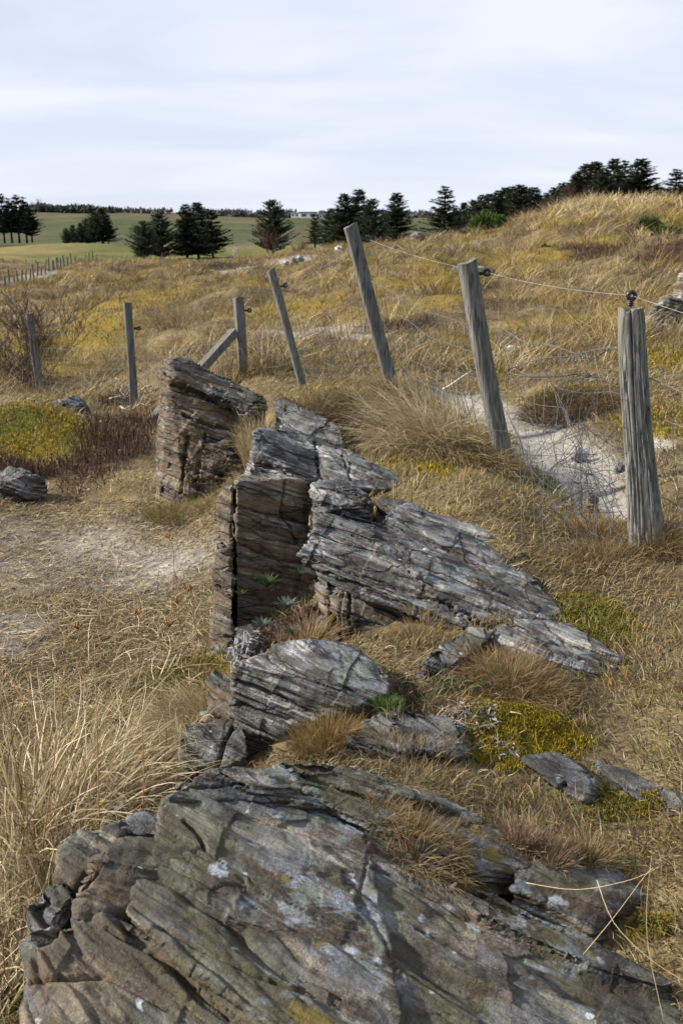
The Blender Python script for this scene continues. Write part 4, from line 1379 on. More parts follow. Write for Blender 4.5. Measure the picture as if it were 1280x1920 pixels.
tuft("marram_grass", "largest sprawling blond tussock left of the second leaning post", 800, 830, 6.55, .34, .62, 1500, C_STRAW, lean=(-.45, -.3), spread=1.0, bend=(.5, 1.6), wid=.0036, pal2=C_PALE, w2=.35, cat="grass tussock", seg=6)
tuft("grass_tussock", "dense tan hummock of grass between the blond tussock and the second post", 850, 845, 6.3, .30, .30, 3600, C_TAN, lean=(-.2, -.45), spread=1.2, bend=(.7, 1.9), wid=.003, pal2=C_STRAW, w2=.35, seg=5)
tuft("grass_tussock", "tan grass piled round the foot of the second leaning post", 925, 885, 6.05, .20, .20, 1500, C_TAN, lean=(-.3, -.4), spread=1.2, bend=(.7, 1.9), wid=.003, pal2=C_STRAW, w2=.4)
tuft("grass_tussock", "rusty grass heap at the foot of the split post", 1235, 1030, 4.68, .14, .24, 1900, C_RUST, lean=(.1, -.1), spread=1.2, bend=(.5, 1.8), wid=.0024, pal2=C_TAN, w2=.4)
tuft("grass_tussock", "rusty grass spreading left from the foot of the split post", 1130, 1055, 4.6, .22, .15, 1900, C_RUST, spread=1.3, bend=(.5, 1.8), wid=.0022, pal2=C_TAN, w2=.5)
tuft("grass_tussock", "orange-brown tuft under the low end of the loose netting", 1110, 1000, 5.0, .14, .18, 1100, C_RUST, spread=1.1, bend=(.4, 1.5), wid=.0025, pal2=C_TAN)
tuft("grass_tussock", "tuft of grass around the foot of the tall leaning post", 735, 738, 7.9, .20, .22, 900, C_STRAW, lean=(-.2, -.2), spread=1.1, bend=(.4, 1.5), wid=.004, pal2=C_TAN)
tuft("grass_tussock", "blond tuft on the far side of the fence between the second and split posts", 1012, 628, 13.8, .20, .38, 420, C_STRAW, lean=(.2, 0), spread=.7, bend=(.2, .9), wid=.007)
tuft("grass_tussock", "blond upright tuft left of the lichened boulder", 1195, 640, 12.0, .16, .36, 300, C_STRAW, lean=(-.2, 0), spread=.8, bend=(.2, .8), wid=.006)
tuft("grass_tussock", "big blond tussock beyond the braced post", 345, 628, 18.0, .45, .62, 900, C_STRAW, lean=(.1, -.1), spread=.9, bend=(.3, 1.2), wid=.009, pal2=C_TAN)
tuft("grass_tussock", "brown-shaded tussock right of the single square post", 400, 605, 20.0, .5, .55, 900, C_TAN, lean=(.1, -.1), spread=.9, bend=(.3, 1.2), wid=.009, pal2=C_STRAW)
tuft("grass_tussock", "thatch overhang with shade painted into its blades on the turf edge above the sandy path", 1070, 765, 8.45, .42, .24, 3000, [(.13, .085, .04), (.17, .12, .055), (.09, .06, .03)], lean=(-.15, -.6), spread=1.1, bend=(.7, 1.9), wid=.004)  # dark blade colours carry the shade on the overhang's near side
tuft("grass_tussock", "small green grass tuft at the foot of the second leaning post", 955, 840, 6.5, .07, .12, 220, C_GREEN, spread=.9, bend=(.2, 1.0), wid=.003)
tuft("grass_tussock", "small green grass tuft on the sand under the loose netting", 1022, 890, 5.9, .06, .10, 200, C_GREEN, spread=.9, bend=(.2, 1.0), wid=.003)
tuft("grass_tussock", "bright green cushion of fine leaves beside the wedge-shaped block", 728, 1318, 3.0, .045, .04, 700, C_GREEN, on_rock=False, spread=1.2, bend=(.0, .9), wid=.002)
tuft("grass_tussock", "dry amber grass among the rosettes in front of the rusty pillar", 585, 1190, 3.95, .10, .22, 420, C_RUST, lean=(.2, -.1), spread=.9, bend=(.3, 1.3), wid=.0022, pal2=C_STRAW)
tuft("grass_tussock", "brown dry grass in the hollow below the great tilted slab", 780, 1190, 3.68, .10, .11, 700, C_TAN, spread=1.1, bend=(.4, 1.5), wid=.0018, pal2=C_RUST)
tuft("grass_tussock", "blond grass falling against the foot of the narrow column", 372, 1300, 3.55, .16, .22, 1500, C_STRAW, lean=(-.3, -.4), spread=1.0, bend=(.5, 1.6), wid=.0022, seg=5)
tuft("grass_tussock", "blond grass combed down beside the cracked stone", 300, 1400, 3.15, .15, .28, 1500, C_STRAW, lean=(-.35, -.35), spread=.9, bend=(.6, 1.6), wid=.0022, seg=5)
tuft("grass_tussock", "green and tan grass under the overhang of the standing rock", 330, 935, 6.75, .22, .14, 1100, C_TAN, spread=1.0, bend=(.3, 1.2), wid=.003, pal2=C_MGREEN, w2=.35)
tuft("grass_tussock", "tan grass along the foot of the standing rock, right half", 430, 935, 6.7, .20, .14, 900, C_TAN, spread=1.0, bend=(.3, 1.2), wid=.003, pal2=C_STRAW)
tuft("heather_sprig", "brown heather sprig on the bluish lower slab", 722, 935, 5.05, .09, .10, 700, C_HEATH, spread=.9, bend=(-.2, .6), wid=.003, pal2=[(.16, .07, .03), (.07, .09, .03)], w2=.5, cat="heather")
tuft("heather_sprig", "reddish crowberry cushion right of the bright green cushion", 790, 1290, 3.1, .11, .045, 1200, [(.13, .06, .03), (.09, .05, .03), (.16, .09, .04)], spread=1.2, bend=(-.2, .8), wid=.0022, pal2=C_GREEN, w2=.25, cat="heather")
tuft("grass_tussock", "sparse grey-brown turf between the long slab and the tufts", 760, 1432, 2.66, .22, .09, 2400, C_TAN, spread=1.3, bend=(.5, 1.8), wid=.0015, pal2=C_GREYBROWN, w2=.4)
tuft("grass_tussock", "mat of tan wiry grass right of the long slab", 1000, 1500, 2.5, .20, .08, 2000, C_TAN, spread=1.3, bend=(.5, 1.8), wid=.0015, pal2=C_GREYBROWN, w2=.4)

tuft("straw_tussock", "pale straw flopping over the wedged grey block at the slab's left edge", 235, 1530, 2.62, .10, .30, 240, C_PALE, lean=(.1, -.35), spread=1.0, bend=(.6, 1.9), wid=.0045, cat="grass tussock", seg=6, pal2=C_TAN, w2=.4)
tuft("straw_tussock", "long pale straw bending down beside the small dark block", 85, 1640, 2.30, .12, .36, 300, C_PALE, lean=(.0, -.3), spread=1.0, bend=(.5, 1.9), wid=.0045, cat="grass tussock", seg=6, pal2=C_TAN, w2=.4)
tuft("straw_tussock", "straw hanging into the bottom left corner of the picture", 5, 1800, 2.02, .12, .34, 260, C_PALE, lean=(.05, -.2), spread=1.0, bend=(.5, 1.9), wid=.0042, cat="grass tussock", seg=6, pal2=C_TAN, w2=.4)
tuft("straw_tussock", "tallest pale straw clump in the middle of the left edge", 60, 1480, 2.60, .22, .50, 380, C_PALE, lean=(.15, -.1), spread=.9, bend=(.5, 1.8), wid=.005, cat="grass tussock", seg=6, pal2=C_TAN, w2=.4)
tuft("straw_tussock", "combed straw clump left of the cracked stone and behind the straw over the block", 190, 1430, 2.85, .20, .40, 380, C_PALE, lean=(.3, -.2), spread=.9, bend=(.6, 1.9), wid=.0045, cat="grass tussock", seg=6, pal2=C_TAN, w2=.4)


# ---- single long dry stalks
def stalks(name, label, lines, wid, col, group=None, cat="grass stalk"):
    """each line: list of (px,py,d)"""
    for i, ln in enumerate(lines):
        pts = [P(*q) for q in ln]
        mb = MB()
        fine = []
        for k in range(13):
            t = k / 12 * (len(pts) - 1)
            a = min(int(t), len(pts) - 2)
            u = t - a
            p0, p1, p2, p3 = pts[max(a - 1, 0)], pts[a], pts[a + 1], pts[min(a + 2, len(pts) - 1)]
            fine.append(.5 * (2 * p1 + (p2 - p0) * u + (2 * p0 - 5 * p1 + 4 * p2 - p3) * u * u + (3 * p1 - p0 - 3 * p2 + p3) * u ** 3))
        b = fine[0]
        mb.tube([q - b for q in fine], [wid * (1 - .6 * k / 12) for k in range(13)], 5)
        o = mb.build(name, col, None, b)
        tag(o, label[i] if isinstance(label, list) else label, cat, group)


M['stalk'] = flat_mat("pale_stalk", (.46, .37, .22), .8, .2, 0, .2)
M['rust_stem'] = flat_mat("rusty_stem", (.25, .14, .055), .85, .15, 0, .3)
stalks("grass_stalk", ["tallest pale stalk rising straight at the lower right", "pale stalk leaning right that crosses the tall upright one low down", "thin pale stalk arching left across the grey flake",
                       "pale stalk sweeping right to the lower right edge", "long faint stalk lying across the bottom of the foreground slab"],
       [[(1245, 1920, 1.72), (1215, 1780, 1.75), (1212, 1690, 1.77), (1221, 1605, 1.78)], [(1092, 1790, 1.9), (1150, 1720, 1.86), (1210, 1640, 1.8), (1228, 1625, 1.8)],
        [(985, 1655, 2.05), (1080, 1668, 2.0), (1180, 1650, 1.95), (1235, 1625, 1.9)], [(1118, 1650, 1.95), (1150, 1730, 1.85), (1220, 1800, 1.78), (1300, 1850, 1.72)],
        [(330, 1860, 1.68), (460, 1880, 1.66), (560, 1905, 1.63), (640, 1960, 1.6)]], .0008, M['stalk'])
stalks("dry_stem", ["straight reddish stem leaning right over the sandy hollow", "upright rusty stem in the straw, second from the left edge", "rusty stem leaning right at the left edge of the straw",
                    "short rusty stem below the leaning one", "thin upright dark stem close to the rounded blocks"],
       [[(135, 1275, 2.9), (170, 1190, 2.95), (230, 1045, 3.1)], [(187, 1560, 2.35), (182, 1350, 2.5), (178, 1205, 2.6)], [(80, 1590, 2.3), (100, 1440, 2.4), (118, 1265, 2.5)],
        [(95, 1400, 2.45), (55, 1330, 2.5), (-5, 1230, 2.6)], [(268, 1520, 2.5), (270, 1440, 2.55), (265, 1330, 2.6)]], .0022, M['rust_stem'], cat="dry stem")


def seed_plant(label, px, py, d, h, seed):
    r = random.Random(seed)
    c = P(px, py, d)
    c[2] = float(ground([c[0]], [c[1]])[0])
    t = empty("yarrow_stalk", c)
    tag(t, label, "dead flower", "dead flower stalks on the sandy hollow")
    mb = MB()
    lean = np.array([r.uniform(-.25, .25), r.uniform(-.1, .1), 1.0])
    pts = [lean * h * k / 5 + np.array([.012 * math.sin(k * 1.3 + seed), 0, 0]) for k in range(6)]
    mb.tube(pts, [.0022 * (1 - .1 * k) for k in range(6)], 4)
    for k in (2, 3, 4):
        b = pts[k]
        e = b + np.array([r.uniform(-.07, .07), r.uniform(-.05, .05), r.uniform(.05, .1)])
        mb.tube([b, (b + e) / 2 + np.array([0, 0, -.006]), e], .0012, 4)
    mb.build("stem", M['stem'], t)
    hb = MB()
    for k in range(14):
        e = pts[-1] + np.array([r.gauss(0, .012), r.gauss(0, .012), r.uniform(-.004, .010)])
        hb.tube([pts[-1] - np.array([0, 0, .02]), e, e + np.array([0, 0, .008])], [.0007, .004, .0015], 5)
    hb.build("seed_head", M['rust_stem'], t)


for i, (px, py, d, h, lb) in enumerate([(150, 1210, 4.2, .30, "dead flower stalk furthest left over the sandy hollow"), (262, 1175, 4.4, .27, "dead flower stalk with a round brown head in the middle of the hollow"),
                                        (292, 1190, 4.3, .24, "dead flower stalk close to the right of the round-headed one"), (352, 1150, 4.5, .26, "dead flower stalk with two heads near the narrow column"),
                                        (375, 1140, 4.55, .30, "tall thin dead stalk nearest the narrow column"), (330, 1000, 5.6, .28, "dark thin stalk in front of the standing rock")]):
    seed_plant(lb, px, py, d, h, 300 + i)


def rosette(label, px, py, d, rad, nl, col, seed, tilt=.75, name="rosette_plant", group="green rosettes among the rocks"):
    g = np.random.default_rng(seed)
    c = P(px, py, d)
    mb_parts = []
    n = nl * 2
    a = np.arange(n) * 2.4 + g.uniform(0, 6)
    q = (np.arange(n) + 1) / n
    L = rad * (.45 + .55 * q) * g.uniform(.85, 1.15, n)
    root = np.zeros((n, 3))
    V, Fq, C = ribbons(root, a, L, .25 + 1.0 * q * tilt, g.uniform(.1, .6, n), L * .13, pick(col, n, .3, g) * .6, 5, 0.0, np.zeros(n), .1, g)  # leaf colours dimmed to paint in the hollow's shade
    # leaf outline: narrow at the base, wide in the middle
    k = np.tile(np.repeat(np.linspace(0, 1, 6), 2), n)
    prof = np.sin(np.clip(k * .92 + .06, 0, 1) * math.pi) ** .7 + .08
    mid = V.reshape(n * 6, 2, 3).mean(1)
    V = np.repeat(mid, 2, 0) + (V - np.repeat(mid, 2, 0)) * (prof / np.clip(1 - .88 * k ** 1.6, .1, 1))[:, None]
    o = link(name, mesh_np(name, V, Fq, C, smooth=True), M['grass'], None, c)
    tag(o, label, "plant", group)


C_ROS = [(.05, .095, .03), (.07, .12, .045), (.04, .075, .028)]
C_SILV = [(.16, .20, .16), (.12, .16, .12), (.20, .24, .20)]
C_GREYL = [(.33, .33, .34), (.25, .25, .27), (.42, .42, .43), (.17, .16, .16)]
rosette("dark green rosette on the foot of the upright dark block", 500, 1102, 4.3, .09, 20, C_ROS, 1, .6)
rosette("green fern-like rosette under the tip of the great slab", 560, 1082, 4.4, .06, 16, C_ROS, 2)
rosette("grey-green rosette in the middle of the hollow", 535, 1142, 4.15, .075, 24, C_SILV, 3)
rosette("grey-green rosette low on the left of the hollow", 492, 1178, 4.0, .07, 20, C_SILV, 4)
rosette("grey-green rosette at the bottom of the hollow, right of the low left one", 545, 1188, 3.95, .055, 18, C_SILV, 5)
rosette("small green rosette under the right edge of the great slab", 982, 1052, 4.5, .07, 18, C_ROS, 6)
rosette("small green sprig at the very left of the hollow beside the column", 452, 1118, 4.25, .05, 12, C_ROS, 7)


def leaf_mat(label, name, px, py, d, rx, ry, nl, size, col, seed, zr=.03, cat="plant", up=(.2, 1.3)):
    g = np.random.default_rng(seed)
    c = P(px, py, d)
    n = nl
    a, q = g.uniform(0, 6.28, n), np.sqrt(g.random(n))
    X, Y = rx * q * np.cos(a), ry * q * np.sin(a)
    gz = np.maximum(ground(X + c[0], Y + c[1]), np.minimum(over_rock(X + c[0], Y + c[1]), c[2] + .06)) - c[2]
    Z = gz + g.uniform(0, zr, n)
    V, Fq, C = ribbons(np.stack([X, Y, Z], 1), g.uniform(0, 6.28, n), g.uniform(.6, 1.3, n) * size, g.uniform(up[0], up[1], n), g.uniform(.0, 1.2, n), size * g.uniform(.18, .34, n), pick(col, n, .2, g), 3, g.normal(0, .5, n), None, .25, g)
    o = link(name, mesh_np(name, V, Fq, C, smooth=False), M['grass'], None, c)
    tag(o, label, cat)


leaf_mat("withered silver-grey plant hanging over the top of the pale column stump", "silver_plant", 458, 1165, 4.12, .07, .06, 420, .045, C_GREYL, 11, .10, up=(.3, 2.4))
leaf_mat("mat of silvery withered leaves along the upper edge of the moss cushion", "silver_leaf_mat", 880, 1352, 2.99, .10, .07, 420, .024, C_GREYL, 12, .012, up=(.9, 1.7))
leaf_mat("sparse silvery leaves at the near end of the pale stone patch", "silver_leaf_mat", 930, 1385, 2.86, .07, .05, 200, .022, C_GREYL, 13, .012, up=(.9, 1.7))
leaf_mat("litter of dark dead leaves on the slope of the hollow", "leaf_litter", 545, 1125, 4.25, .17, .14, 700, .03, [(.09, .06, .05), (.14, .10, .085), (.06, .04, .035)], 14, .03)
leaf_mat("small green herbs among the reddish crowberry", "green_herbs", 860, 1255, 3.2, .10, .06, 300, .022, C_GREEN + C_GREYBROWN, 15, .03)


# ================================================================== FENCE
def post(name, label, foot, top, wid, dep, mat, kind='square', group=None, seed=0, old=False, twist=0.0, segs=34):
    """foot/top: world points; a weathered timber with its own wear"""
    foot, top = np.array(foot, float), np.array(top, float)
    ax = top - foot
    H = np.linalg.norm(ax)
    ax /= H
    ex = np.array([1, 0, 0.]) - ax * ax[0]; ex /= np.linalg.norm(ex)
    ey = np.cross(ax, ex)
    nring = 128 if old else 64
    V, Fs = [], []
    sink = .12
    th = np.linspace(0, 2 * math.pi, nring, endpoint=False)
    c, s = np.cos(th), np.sin(th)
    if kind == 'square':
        ex_p = 7.0
        rr = (np.abs(c) ** ex_p + np.abs(s) ** ex_p) ** (-1 / ex_p)
    elif kind == 'half':
        rr = np.where(s < 0, (np.abs(c) ** 3 + np.abs(s) ** 3) ** (-1 / 3), 1.0)
    else:
        rr = np.ones(nring)
    tt, aa = np.meshgrid(np.linspace(0, 1, segs + 1), th, indexing='ij')
    pq = np.stack([np.cos(aa).ravel() * 3.2, np.sin(aa).ravel() * 3.2, tt.ravel() * 1.4 * H + seed * 9.1], 1)
    pf = np.stack([np.cos(aa).ravel() * 8, np.sin(aa).ravel() * 8, tt.ravel() * 2.2 * H + seed * 5.3], 1)
    Fgrid = (-np.maximum(0, np.abs(vnoise(pq, 5)) * -1 + .10) * (.13 if old else .04) - np.maximum(0, .12 - np.abs(vnoise(pf, 6))) * (.05 if old else .016) + (.006 if old else .0016) * vnoise(pq * .6, 8)).reshape(tt.shape)
    for k in range(segs + 1):
        t = k / segs
        h = -sink + (H + sink) * t
        wob = .006 * math.sin(t * 5 + seed)
        tw = twist * t
        sc = 1.0
        if old:
            sc = 1.17 - .38 * t + .05 * math.sin(t * 7 + 1) - (.05 if t > .97 else 0)
        for q in range(nring):
            x, y = rr[q] * c[q] * wid / 2 * sc, rr[q] * s[q] * dep / 2 * sc
            ang = th[q]
            f = 0.0
            f += Fgrid[k, q]
            if old:
                d1 = math.sin((ang - 4.15 - .35 * t)) ** 2 if abs(ang - 4.15 - .35 * t) < 1.2 else 1
                f -= .016 * math.exp(-d1 / .003) * (.35 + .65 * t)
                f -= .012 * math.exp(-((ang - 5.2 - .1 * math.sin(t * 4)) / .06) ** 2) * sstep(.2, .35, np.array(t)) * (1 - sstep(.6, .7, np.array(t)))
            hh = h
            if k == segs:
                hh = h + .008 * math.sin(ang * 2 + seed) - (.018 * max(0, math.sin(ang * 3 + 1)) if old else 0) + (x * .12 if not old else 0)
            r_ = math.hypot(x, y) + 1e-6
            x, y = x * (1 + f / r_), y * (1 + f / r_)
            xr, yr = x * math.cos(tw) - y * math.sin(tw), x * math.sin(tw) + y * math.cos(tw)
            V.append(ax * hh + ex * (xr + wob) + ey * yr)
    for k in range(segs):
        for q in range(nring):
            Fs.append((k * nring + q, k * nring + (q + 1) % nring, (k + 1) * nring + (q + 1) % nring, (k + 1) * nring + q))
    # top: an inner ring a few millimetres lower or higher, then a centre point
    o = len(V)
    last = V[-nring:]
    cen = sum(last) / nring
    for q in range(nring):
        V.append(cen + (last[q] - cen) * .55 + ax * (.004 - (.010 * max(0, math.sin(q * .9)) if old else 0)))
    V.append(cen + ax * .003)
    for q in range(nring):
        a, b = segs * nring + q, segs * nring + (q + 1) % nring
        Fs.append((a, b, o + (q + 1) % nring, o + q))
        Fs.append((o + q, o + (q + 1) % nring, o + nring))
    root = empty(name, foot)
    tag(root, label, "fence post", group)
    m = MB()
    m.add(V, Fs)
    ob = m.build("timber", mat, root)
    # keep flat faces crisp
    try:
        ob.data.set_sharp_from_angle(angle=R(42))
    except Exception:
        pass
    return root, foot, ax, H, ex, ey


def insulator(root, at, side, up, scale=1.0):
    """screw-in ring insulator: at = where it enters the timber, side = the way it points (both relative to the post)"""
    at, side, up = np.array(at, float), np.array(side, float), np.array(up, float)
    side /= np.linalg.norm(side)
    up = up - side * (up @ side); up /= np.linalg.norm(up)
    b = np.cross(side, up)
    mb = MB()
    r0 = .017 * scale
    cen = at + side * .060 * scale
    # ring seen face on, fat and closed
    ring = [cen + r0 * (side * math.cos(w) + up * math.sin(w)) for w in np.linspace(0, 2 * math.pi, 21)]
    mb.tube(ring, .0105 * scale, 8, cap=False)
    # three flat ribs of the neck
    for k in range(3):
        p = at + side * (.016 + .010 * k) * scale
        mb.tube([p - side * .0022 * scale, p + side * .0022 * scale], (.018 - .001 * k) * scale, 12)
    mb.tube([at + side * .01 * scale, at + side * .048 * scale], .010 * scale, 10)
    ins = mb.build("insulator", M['plastic'], root)
    sc = MB()
    sc.tube([at - side * .012, at + side * .014 * scale], .0045 * scale, 8)
    sc.build("screw", M['wiredark'], ins)
    return cen


FG = "leaning posts of the near fence"
N1 = post("fence_post", "thick split grey post with a cracked face and an insulator screwed into its top", P(1208, 1035, 4.7), P(1181, 578, 4.86), .146, .135, M['oldwood'], 'half', FG, 1, old=True, segs=60)
N2 = post("fence_post", "round-backed grey post leaning left, second from the split post side", P(944, 868, 6.2), P(873, 492, 6.3), .118, .11, M['wood'], 'half', FG, 2, twist=.3)
N3 = post("fence_post", "tallest leaning post, its square top standing out against the dark conifers", P(739, 733, 8.0), P(655, 424, 8.1), .105, .10, M['wood'], 'square', FG, 3, twist=.1)
N4 = post("fence_post", "slim leaning post between the tallest leaning post and the braced post", P(569, 724, 10.3), P(507, 507, 10.4), .088, .085, M['wood'], 'half', FG, 4, twist=.2)
f5 = P(459, 760, 11.2)
N5 = post("corner_post", "square upright corner post with a diagonal brace against it", f5, P(447, 558, 11.3), .105, .10, M['wood'], 'square', None, 5, twist=.5)
L1 = post("fence_post", "square upright post alone in the meadow left of the standing rock", P(252, 766, 11.7), P(240, 567, 11.75), .09, .09, M['wood'], 'square', FG, 6, twist=.45)
L2 = post("fence_post", "grey post standing inside the bare bush at the left", P(77, 745, 14.2), P(57, 587, 14.25), .10, .09, M['wood'], 'square', FG, 7)


def brace():
    a, b = P(280, 795, 10.2), P(440, 622, 11.2)
    root, foot = N5[0], N5[1]
    a, b = a - foot, b - foot
    ax = b - a
    H = np.linalg.norm(ax); ax /= H
    up = np.array([0, 0, 1.]) - ax * ax[2]; up /= np.linalg.norm(up)
    sd_ = np.cross(ax, up)
    m = MB()
    V = []
    for k in range(13):
        t = k / 12
        for (u, v) in ((-1, -1), (1, -1), (1, 1), (-1, 1)):
            V.append(a - ax * .15 + ax * (H + .15) * t + up * u * .045 + sd_ * v * .043 + up * .002 * math.sin(k * 1.3))
    Fs = [(0, 3, 2, 1), (48, 49, 50, 51)]
    for k in range(12):
        for q in range(4):
            Fs.append((k * 4 + q, k * 4 + (q + 1) % 4, k * 4 + 4 + (q + 1) % 4, k * 4 + 4 + q))
    m.add(V, Fs)
    m.build("brace", M['wood'], root, smooth=False)


brace()


def on_post(p, t, side=0.0):
    root, foot, ax, H, ex, ey = p
    return foot + ax * H * t + ex * side


# insulators
I1 = insulator(N1[0], N1[2] * N1[3] - N1[4] * 0.0, np.array([0.02, 0, 1]), np.array([1, 0, 0]), 1.0) + N1[1]
I2 = insulator(N2[0], N2[2] * N2[3] * .935 + N2[4] * .055, N2[4] + np.array([0, -.2, -.05]), np.array([0, 0, 1]), 1.0) + N2[1]
I3 = insulator(N3[0], N3[2] * N3[3] * .90 + N3[4] * .052, N3[4], np.array([0, 0, 1]), 1.0) + N3[1]
I4 = insulator(N4[0], N4[2] * N4[3] * .85 + N4[4] * .044, N4[4], np.array([0, 0, 1]), 1.0) + N4[1]
I5 = insulator(N5[0], N5[2] * N5[3] * .88 + N5[4] * .055, N5[4], np.array([0, 0, 1]), 1.0) + N5[1]
J1 = insulator(L1[0], L1[2] * L1[3] * .76 + L1[4] * .048, L1[4], np.array([0, 0, 1]), 1.0) + L1[1]


def sag(a, b, s, n=14, jit=0.0, seed=0):
    r = random.Random(seed)
    return [a + (b - a) * k / n + np.array([r.uniform(-jit, jit), r.uniform(-jit, jit), r.uniform(-jit, jit) - s * 4 * (k / n) * (1 - k / n)]) for k in range(n + 1)]


def wire_obj(name, label, lines, rad, mat, cat="wire", group=None, n=4, base=None):
    mb = MB()
    b = np.array(base if base is not None else lines[0][0])
    for ln in lines:
        mb.tube([q - b for q in ln], rad, n, cap=False)
    o = mb.build(name, mat, None, b)
    return tag(o, label, cat, group)


RIGHT = P(1500, 640, 4.2)
wire_obj("electric_wire", "pale smooth electric wire strung between the insulators", [sag(I4, I3, .02), sag(I3, I2, .025), sag(I2, I1, .02), sag(I1, RIGHT + np.array([0, 0, -.02]), .01)], .0010, M['wirelight'])
wire_obj("electric_wire", "thin wire running left from the slim leaning post past the braced post", [sag(I4, I5, .02), sag(I5, J1, .03), sag(J1, on_post(L2, .75), .03)], .0016, M['wire'])


def netting(a_foot, a_top, b_foot, b_top, rows, step, name, label, slack=.02, seed=0, rad=.0022, twisted=True, warp=None):
    """sheep netting hung between two posts: top wire twisted, the rest single"""
    r = random.Random(seed)
    L = np.linalg.norm(b_foot - a_foot)
    ncol = max(4, int(L / step))
    mid = (a_foot + b_foot) / 2

    def pt(u, v):
        p = (a_foot + (b_foot - a_foot) * u) * (1 - v) + (a_top + (b_top - a_top) * u) * v
        p = p + np.array([.018 * math.sin(9 * u + 5 * v + seed), .035 * math.sin(7 * u + 3 * v + seed * 2), -slack * 4 * u * (1 - u) * v + .01 * math.sin(11 * u + 7 * v)])
        if warp:
            p = p + warp(u, v)
        return p
    lines, thick = [], []
    for v in rows:
        ln = [pt(k / 24, v) for k in range(25)]
        (thick if v == rows[-1] else lines).append(ln)
    for c in range(1, ncol):
        u = c / ncol + r.uniform(-.008, .008)
        lines.append([pt(u + .01 * math.sin(6 * v + c), v) for v in np.linspace(rows[0], rows[-1], 11)])
    b = a_foot.copy()
    mb = MB()
    for ln in lines:
        mb.tube([q - b for q in ln], rad, 4, cap=False)
    knots = MB()
    for ln in thick:
        # two strands twisted round each other
        fine = []
        for k in range(len(ln) - 1):
            for j in range(6):
                fine.append(ln[k] + (ln[k + 1] - ln[k]) * j / 6)
        for ph in (0, math.pi):
            mb.tube([q - b + .003 * np.array([0, math.cos(i * .9 + ph), math.sin(i * .9 + ph)]) for i, q in enumerate(fine)], .0017, 4, cap=False)
    o = mb.build(name, M['wire'], None, b)
    tag(o, label, "wire netting", "wire netting hung on the near fence")
    return o


rowsA = [.02, .12, .23, .36, .50, .66, .83]
netting(on_post(N3, .02, .06), on_post(N3, .80, .06), on_post(N2, .0, -.06), on_post(N2, .86, -.06), rowsA, .115, "wire_netting", "rusty sheep netting sagging between the tallest leaning post and the second post", .06, 1)
netting(on_post(N4, .0, .05), on_post(N4, .62, .05), on_post(N3, .02, -.05), on_post(N3, .74, -.05), rowsA, .13, "wire_netting", "faint sheep netting between the slim leaning post and the tallest one", .04, 2)
netting(on_post(N5, .1, .05), on_post(N5, .70, .05), on_post(N4, .0, -.05), on_post(N4, .62, -.05), rowsA, .13, "wire_netting", "faint sheep netting between the braced post and the slim leaning post", .03, 3)
netting(on_post(L1, .05, .05), on_post(L1, .70, .05), on_post(N5, .1, -.05), on_post(N5, .70, -.05), rowsA, .15, "wire_netting", "sheep netting across the meadow between the lone square post and the braced post", .04, 4)
netting(on_post(L2, .05, .05), on_post(L2, .70, .05), on_post(L1, .05, -.05), on_post(L1, .70, -.05), rowsA, .16, "wire_netting", "sheep netting between the post in the bare bush and the lone square post", .04, 5)
rg = np.array([RIGHT[0], RIGHT[1], float(ground([RIGHT[0]], [RIGHT[1]])[0])])
netting(on_post(N1, .02, .085), on_post(N1, .86, .085), rg, rg + np.array([0, 0, .78]), rowsA, .11, "wire_netting", "sheep netting running off to the right from the split post", .02, 6)


def slump(u, v):
    # hangs loose: pushed towards the viewer low down and crumpled near the split post
    f = (1 - v) * sstep(.05, .5, np.array(u)) * (1 - sstep(.9, 1.0, np.array(u)) * .6)
    return np.array([.03 * math.sin(17 * u + 9 * v), -.42 * float(f) * (1 - u * .35) + .04 * math.sin(13 * v + 8 * u), -.03 * float(f) + .02 * math.sin(15 * u)])


netting(on_post(N2, .02, .06), on_post(N2, .70, .06), on_post(N1, .06, -.09) + np.array([-.02, 0, 0]), on_post(N1, .845, -.085), [.0, .1, .21, .33, .46, .61, .78, 1.0], .085, "wire_netting",
        "loose crumpled sheep netting hanging between the second post and the split post", .07, 7, .0015, warp=slump)


